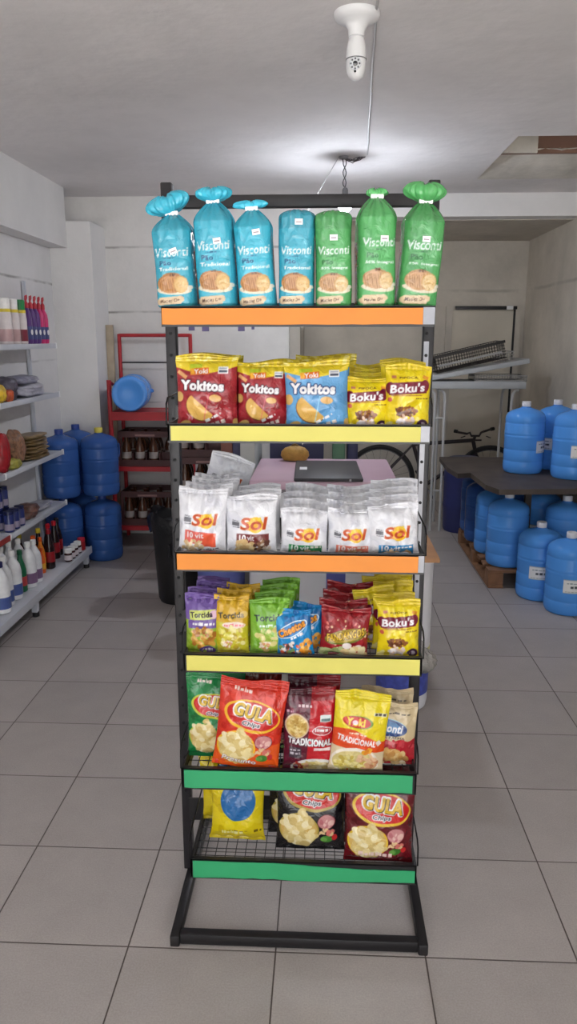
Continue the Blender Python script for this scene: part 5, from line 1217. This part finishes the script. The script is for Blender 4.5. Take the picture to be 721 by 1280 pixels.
# ------------------------------------------------------------------ ceiling: bulb camera, cable, bare bulb
M_PW = mat('white_paint', (236, 236, 238), .4)
cb = at(447, 15, 2.85)
cam_t = thing('ceiling_camera', 'white bulb-shaped security camera in a lamp holder on the ceiling', 'camera', (.096, 2.86, ZC - .0005))
G().lathe([(.0775, 0), (.0775, -.008), (.073, -.018), (.058, -.026), (.040, -.034), (.030, -.050), (.027, -.072), (.018, -.074)], 40).build('lamp_holder', M_PW, cam_t)
cr = G().lathe([(.020, -.072), (.026, -.078), (.031, -.098), (.034, -.118), (.0345, -.136), (.0335, -.140)], 36).build('camera_body', M_PW, cam_t)
G().lathe([(.0335, -.1395), (.0352, -.1405), (.0352, -.1425), (.0335, -.1435)], 36).build('seam_ring', mat('grey_seam', (110, 112, 116), .4), cr)
hd_ = G(); hd_.lathe([(.0335, -.143), (.0335, -.165), (.031, -.182), (.024, -.196), (.012, -.2035), (.003, -.2055)], 36); hd_.build('swivel_head', M_PW, cam_t)
lens = G(); lens.lathe([(.020, -.002), (.0205, .001), (.0195, .004), (.004, .0045)], 28); l_ = lens.build('lens_plate', mat('pale_lens_plate', (206, 208, 212), .3), cam_t, loc=(-.004, -.0315, -.163), rot=(PI / 2 + .22, 0, 0))
G().lathe([(.008, .0045), (.008, .0065), (.003, .0075)], 20).build('lens', mat('black_lens', (24, 24, 30), .1), l_)
g = G()
for k in range(8): g.tube([(.0145 * math.cos(k * PI / 4), .0145 * math.sin(k * PI / 4), .004), (.0145 * math.cos(k * PI / 4), .0145 * math.sin(k * PI / 4), .006)], .0032, 10)
g.build('led_ring', mat('dark_led', (70, 70, 78), .3), l_)
G().tube([(-.004, -.0340, -.187), (-.004, -.0330, -.187)], .004, 10).build('sensor', mat('black_lens', (24, 24, 30), .1), cam_t)
ca = thing('ceiling_cable', 'thin white cable running along the ceiling from the camera to the bulb', 'cable', (0, 0, 0))
pa, pb_ = atz(470, 14, ZC - .006), atz(459, 193, ZC - .006)
pts = [pa.lerp(pb_, k / 8) + Vector((.002 * math.sin(k * 2), 0, 0)) for k in range(9)]
G().tube([(pa.x, pa.y - 1.2, ZC - .006)] + pts, .0045, 8).build('sheath', mat('white_cable', (186, 184, 186), .5), ca)
rs_ = at(428, 196, 4.92); bl = at(431, 256, 4.92)
lb = thing('hanging_bulb', 'glowing bare bulb hanging from loose wires under the ceiling', 'light bulb', (bl.x, 4.92, bl.z))
hz = ZC - bl.z
G().lathe([(.004, -.042), (.016, -.0395), (.028, -.032), (.038, -.018), (.042, -.002), (.0415, .006), (.01, .0065)], 36).build('glass_dome', mat('lit_bulb_dome', (238, 245, 255), .3, emit=520), lb)
G().lathe([(.0425, .007), (.040, .016), (.026, .040), (.017, .050)], 36).build('housing', M_PW, lb)
G().lathe([(.0155, .049), (.018, .051), (.018, .085), (.012, .096), (.004, .098)], 24).build('socket', mat('grey_socket', (120, 120, 124), .5), lb)
for s in (-1, 1):
    G().tube([(0, 0, .095)] + [(.010 * s * math.sin(t * 9) - .005, .006 * s * math.cos(t * 7), .095 + (hz - .11) * t) for t in np.linspace(.1, .9, 10)] + [(-.012 + .01 * s, 0, hz - .004)], .0032, 6).build('wire', mat('dark_wire_sheath', (70, 66, 68), .5), lb)
g = G(); r1 = random.Random(4)
for k in range(5):
    a = r1.uniform(-.5, .6); g.tube([(-.012, 0, hz - .012), (.02 + .012 * k, .01 * math.sin(k), hz - .030 + .008 * math.sin(2.1 * k)), (.05 + .012 * k, .012 * math.cos(k), hz - .012 - .012 * (k % 2)), (.085 + .008 * k, 0, hz - .005)], .0026, 6)
g.build('loose_wires', mat('dark_wire_sheath', (70, 66, 68), .5), lb)
G().lathe([(.028, hz - .001), (.030, hz - .004), (.026, hz - .014), (.01, hz - .016)], 20, (-.012, 0, 0)).build('ceiling_hook_plate', mat('grey_socket', (120, 120, 124), .5), lb)
sc_ = thing('hanging_string', 'thin pale string slanting down from the bulb fixing', 'string', (0, 0, 0))
e_ = at(372, 285, 4.9)
G().tube([(rs_.x - .02, 4.92, ZC - .001), (e_.x, 4.9, e_.z), (e_.x - .03, 4.9, e_.z - .2)], .0022, 6).build('string', mat('pale_string', (176, 174, 174), .7), sc_)

# ------------------------------------------------------------------ light: overcast daylight through the shop front, the bulb, camera
w = bpy.data.worlds.new('overcast'); S.world = w; w.use_nodes = True
bg = w.node_tree.nodes['Background']; bg.inputs['Color'].default_value = (.93, .97, 1.0, 1); bg.inputs['Strength'].default_value = 2.35
pl = bpy.data.lights.new('doorway_daylight', 'AREA'); pl.shape = 'RECTANGLE'; pl.size = 3.45; pl.size_y = 2.45; pl.cycles.is_portal = True
po = bpy.data.objects.new('doorway_daylight', pl); COL.objects.link(po); po.location = (-.025, YF - .02, 1.225); po.rotation_euler = (PI / 2, 0, 0)
cam = bpy.data.cameras.new('camera'); cam.sensor_fit = 'VERTICAL'; cam.sensor_height = 36; cam.sensor_width = 36; cam.lens = FPX / 1280 * 36; cam.clip_start = .05
pl2 = bpy.data.lights.new('added_annex_opening', 'AREA'); pl2.shape = 'RECTANGLE'; pl2.size = KX1 - KX0; pl2.size_y = KY1 - KY0; pl2.cycles.is_portal = True  # portal for the opening added to brighten the annex
po2 = bpy.data.objects.new('added_annex_opening', pl2); COL.objects.link(po2); po2.location = ((KX0 + KX1) / 2, (KY0 + KY1) / 2, ZA + .11)
added_sun = bpy.data.lights.new('added_sun', 'SUN'); added_sun.energy = 30.0; added_sun.angle = .02; so = bpy.data.objects.new('added_sun', added_sun); COL.objects.link(so); so.rotation_euler = (math.radians(-14), math.radians(22), 0); so.location = (2, -4, 8)  # added so the ground outside throws more light onto the ceiling
co = bpy.data.objects.new('camera', cam); COL.objects.link(co); co.location = (0, 0, EYE); co.rotation_euler = (PI / 2 + PIT, 0, YAW)
S.camera = co
S.view_settings.view_transform = 'Standard'; S.view_settings.look = 'None'; S.view_settings.exposure = 0.45; S.view_settings.gamma = 1.0
S.view_settings.use_curve_mapping = False
S.cycles.use_denoising = True
S.cycles.max_bounces = 10; S.cycles.diffuse_bounces = 6; S.cycles.transmission_bounces = 6; S.cycles.sample_clamp_indirect = 6
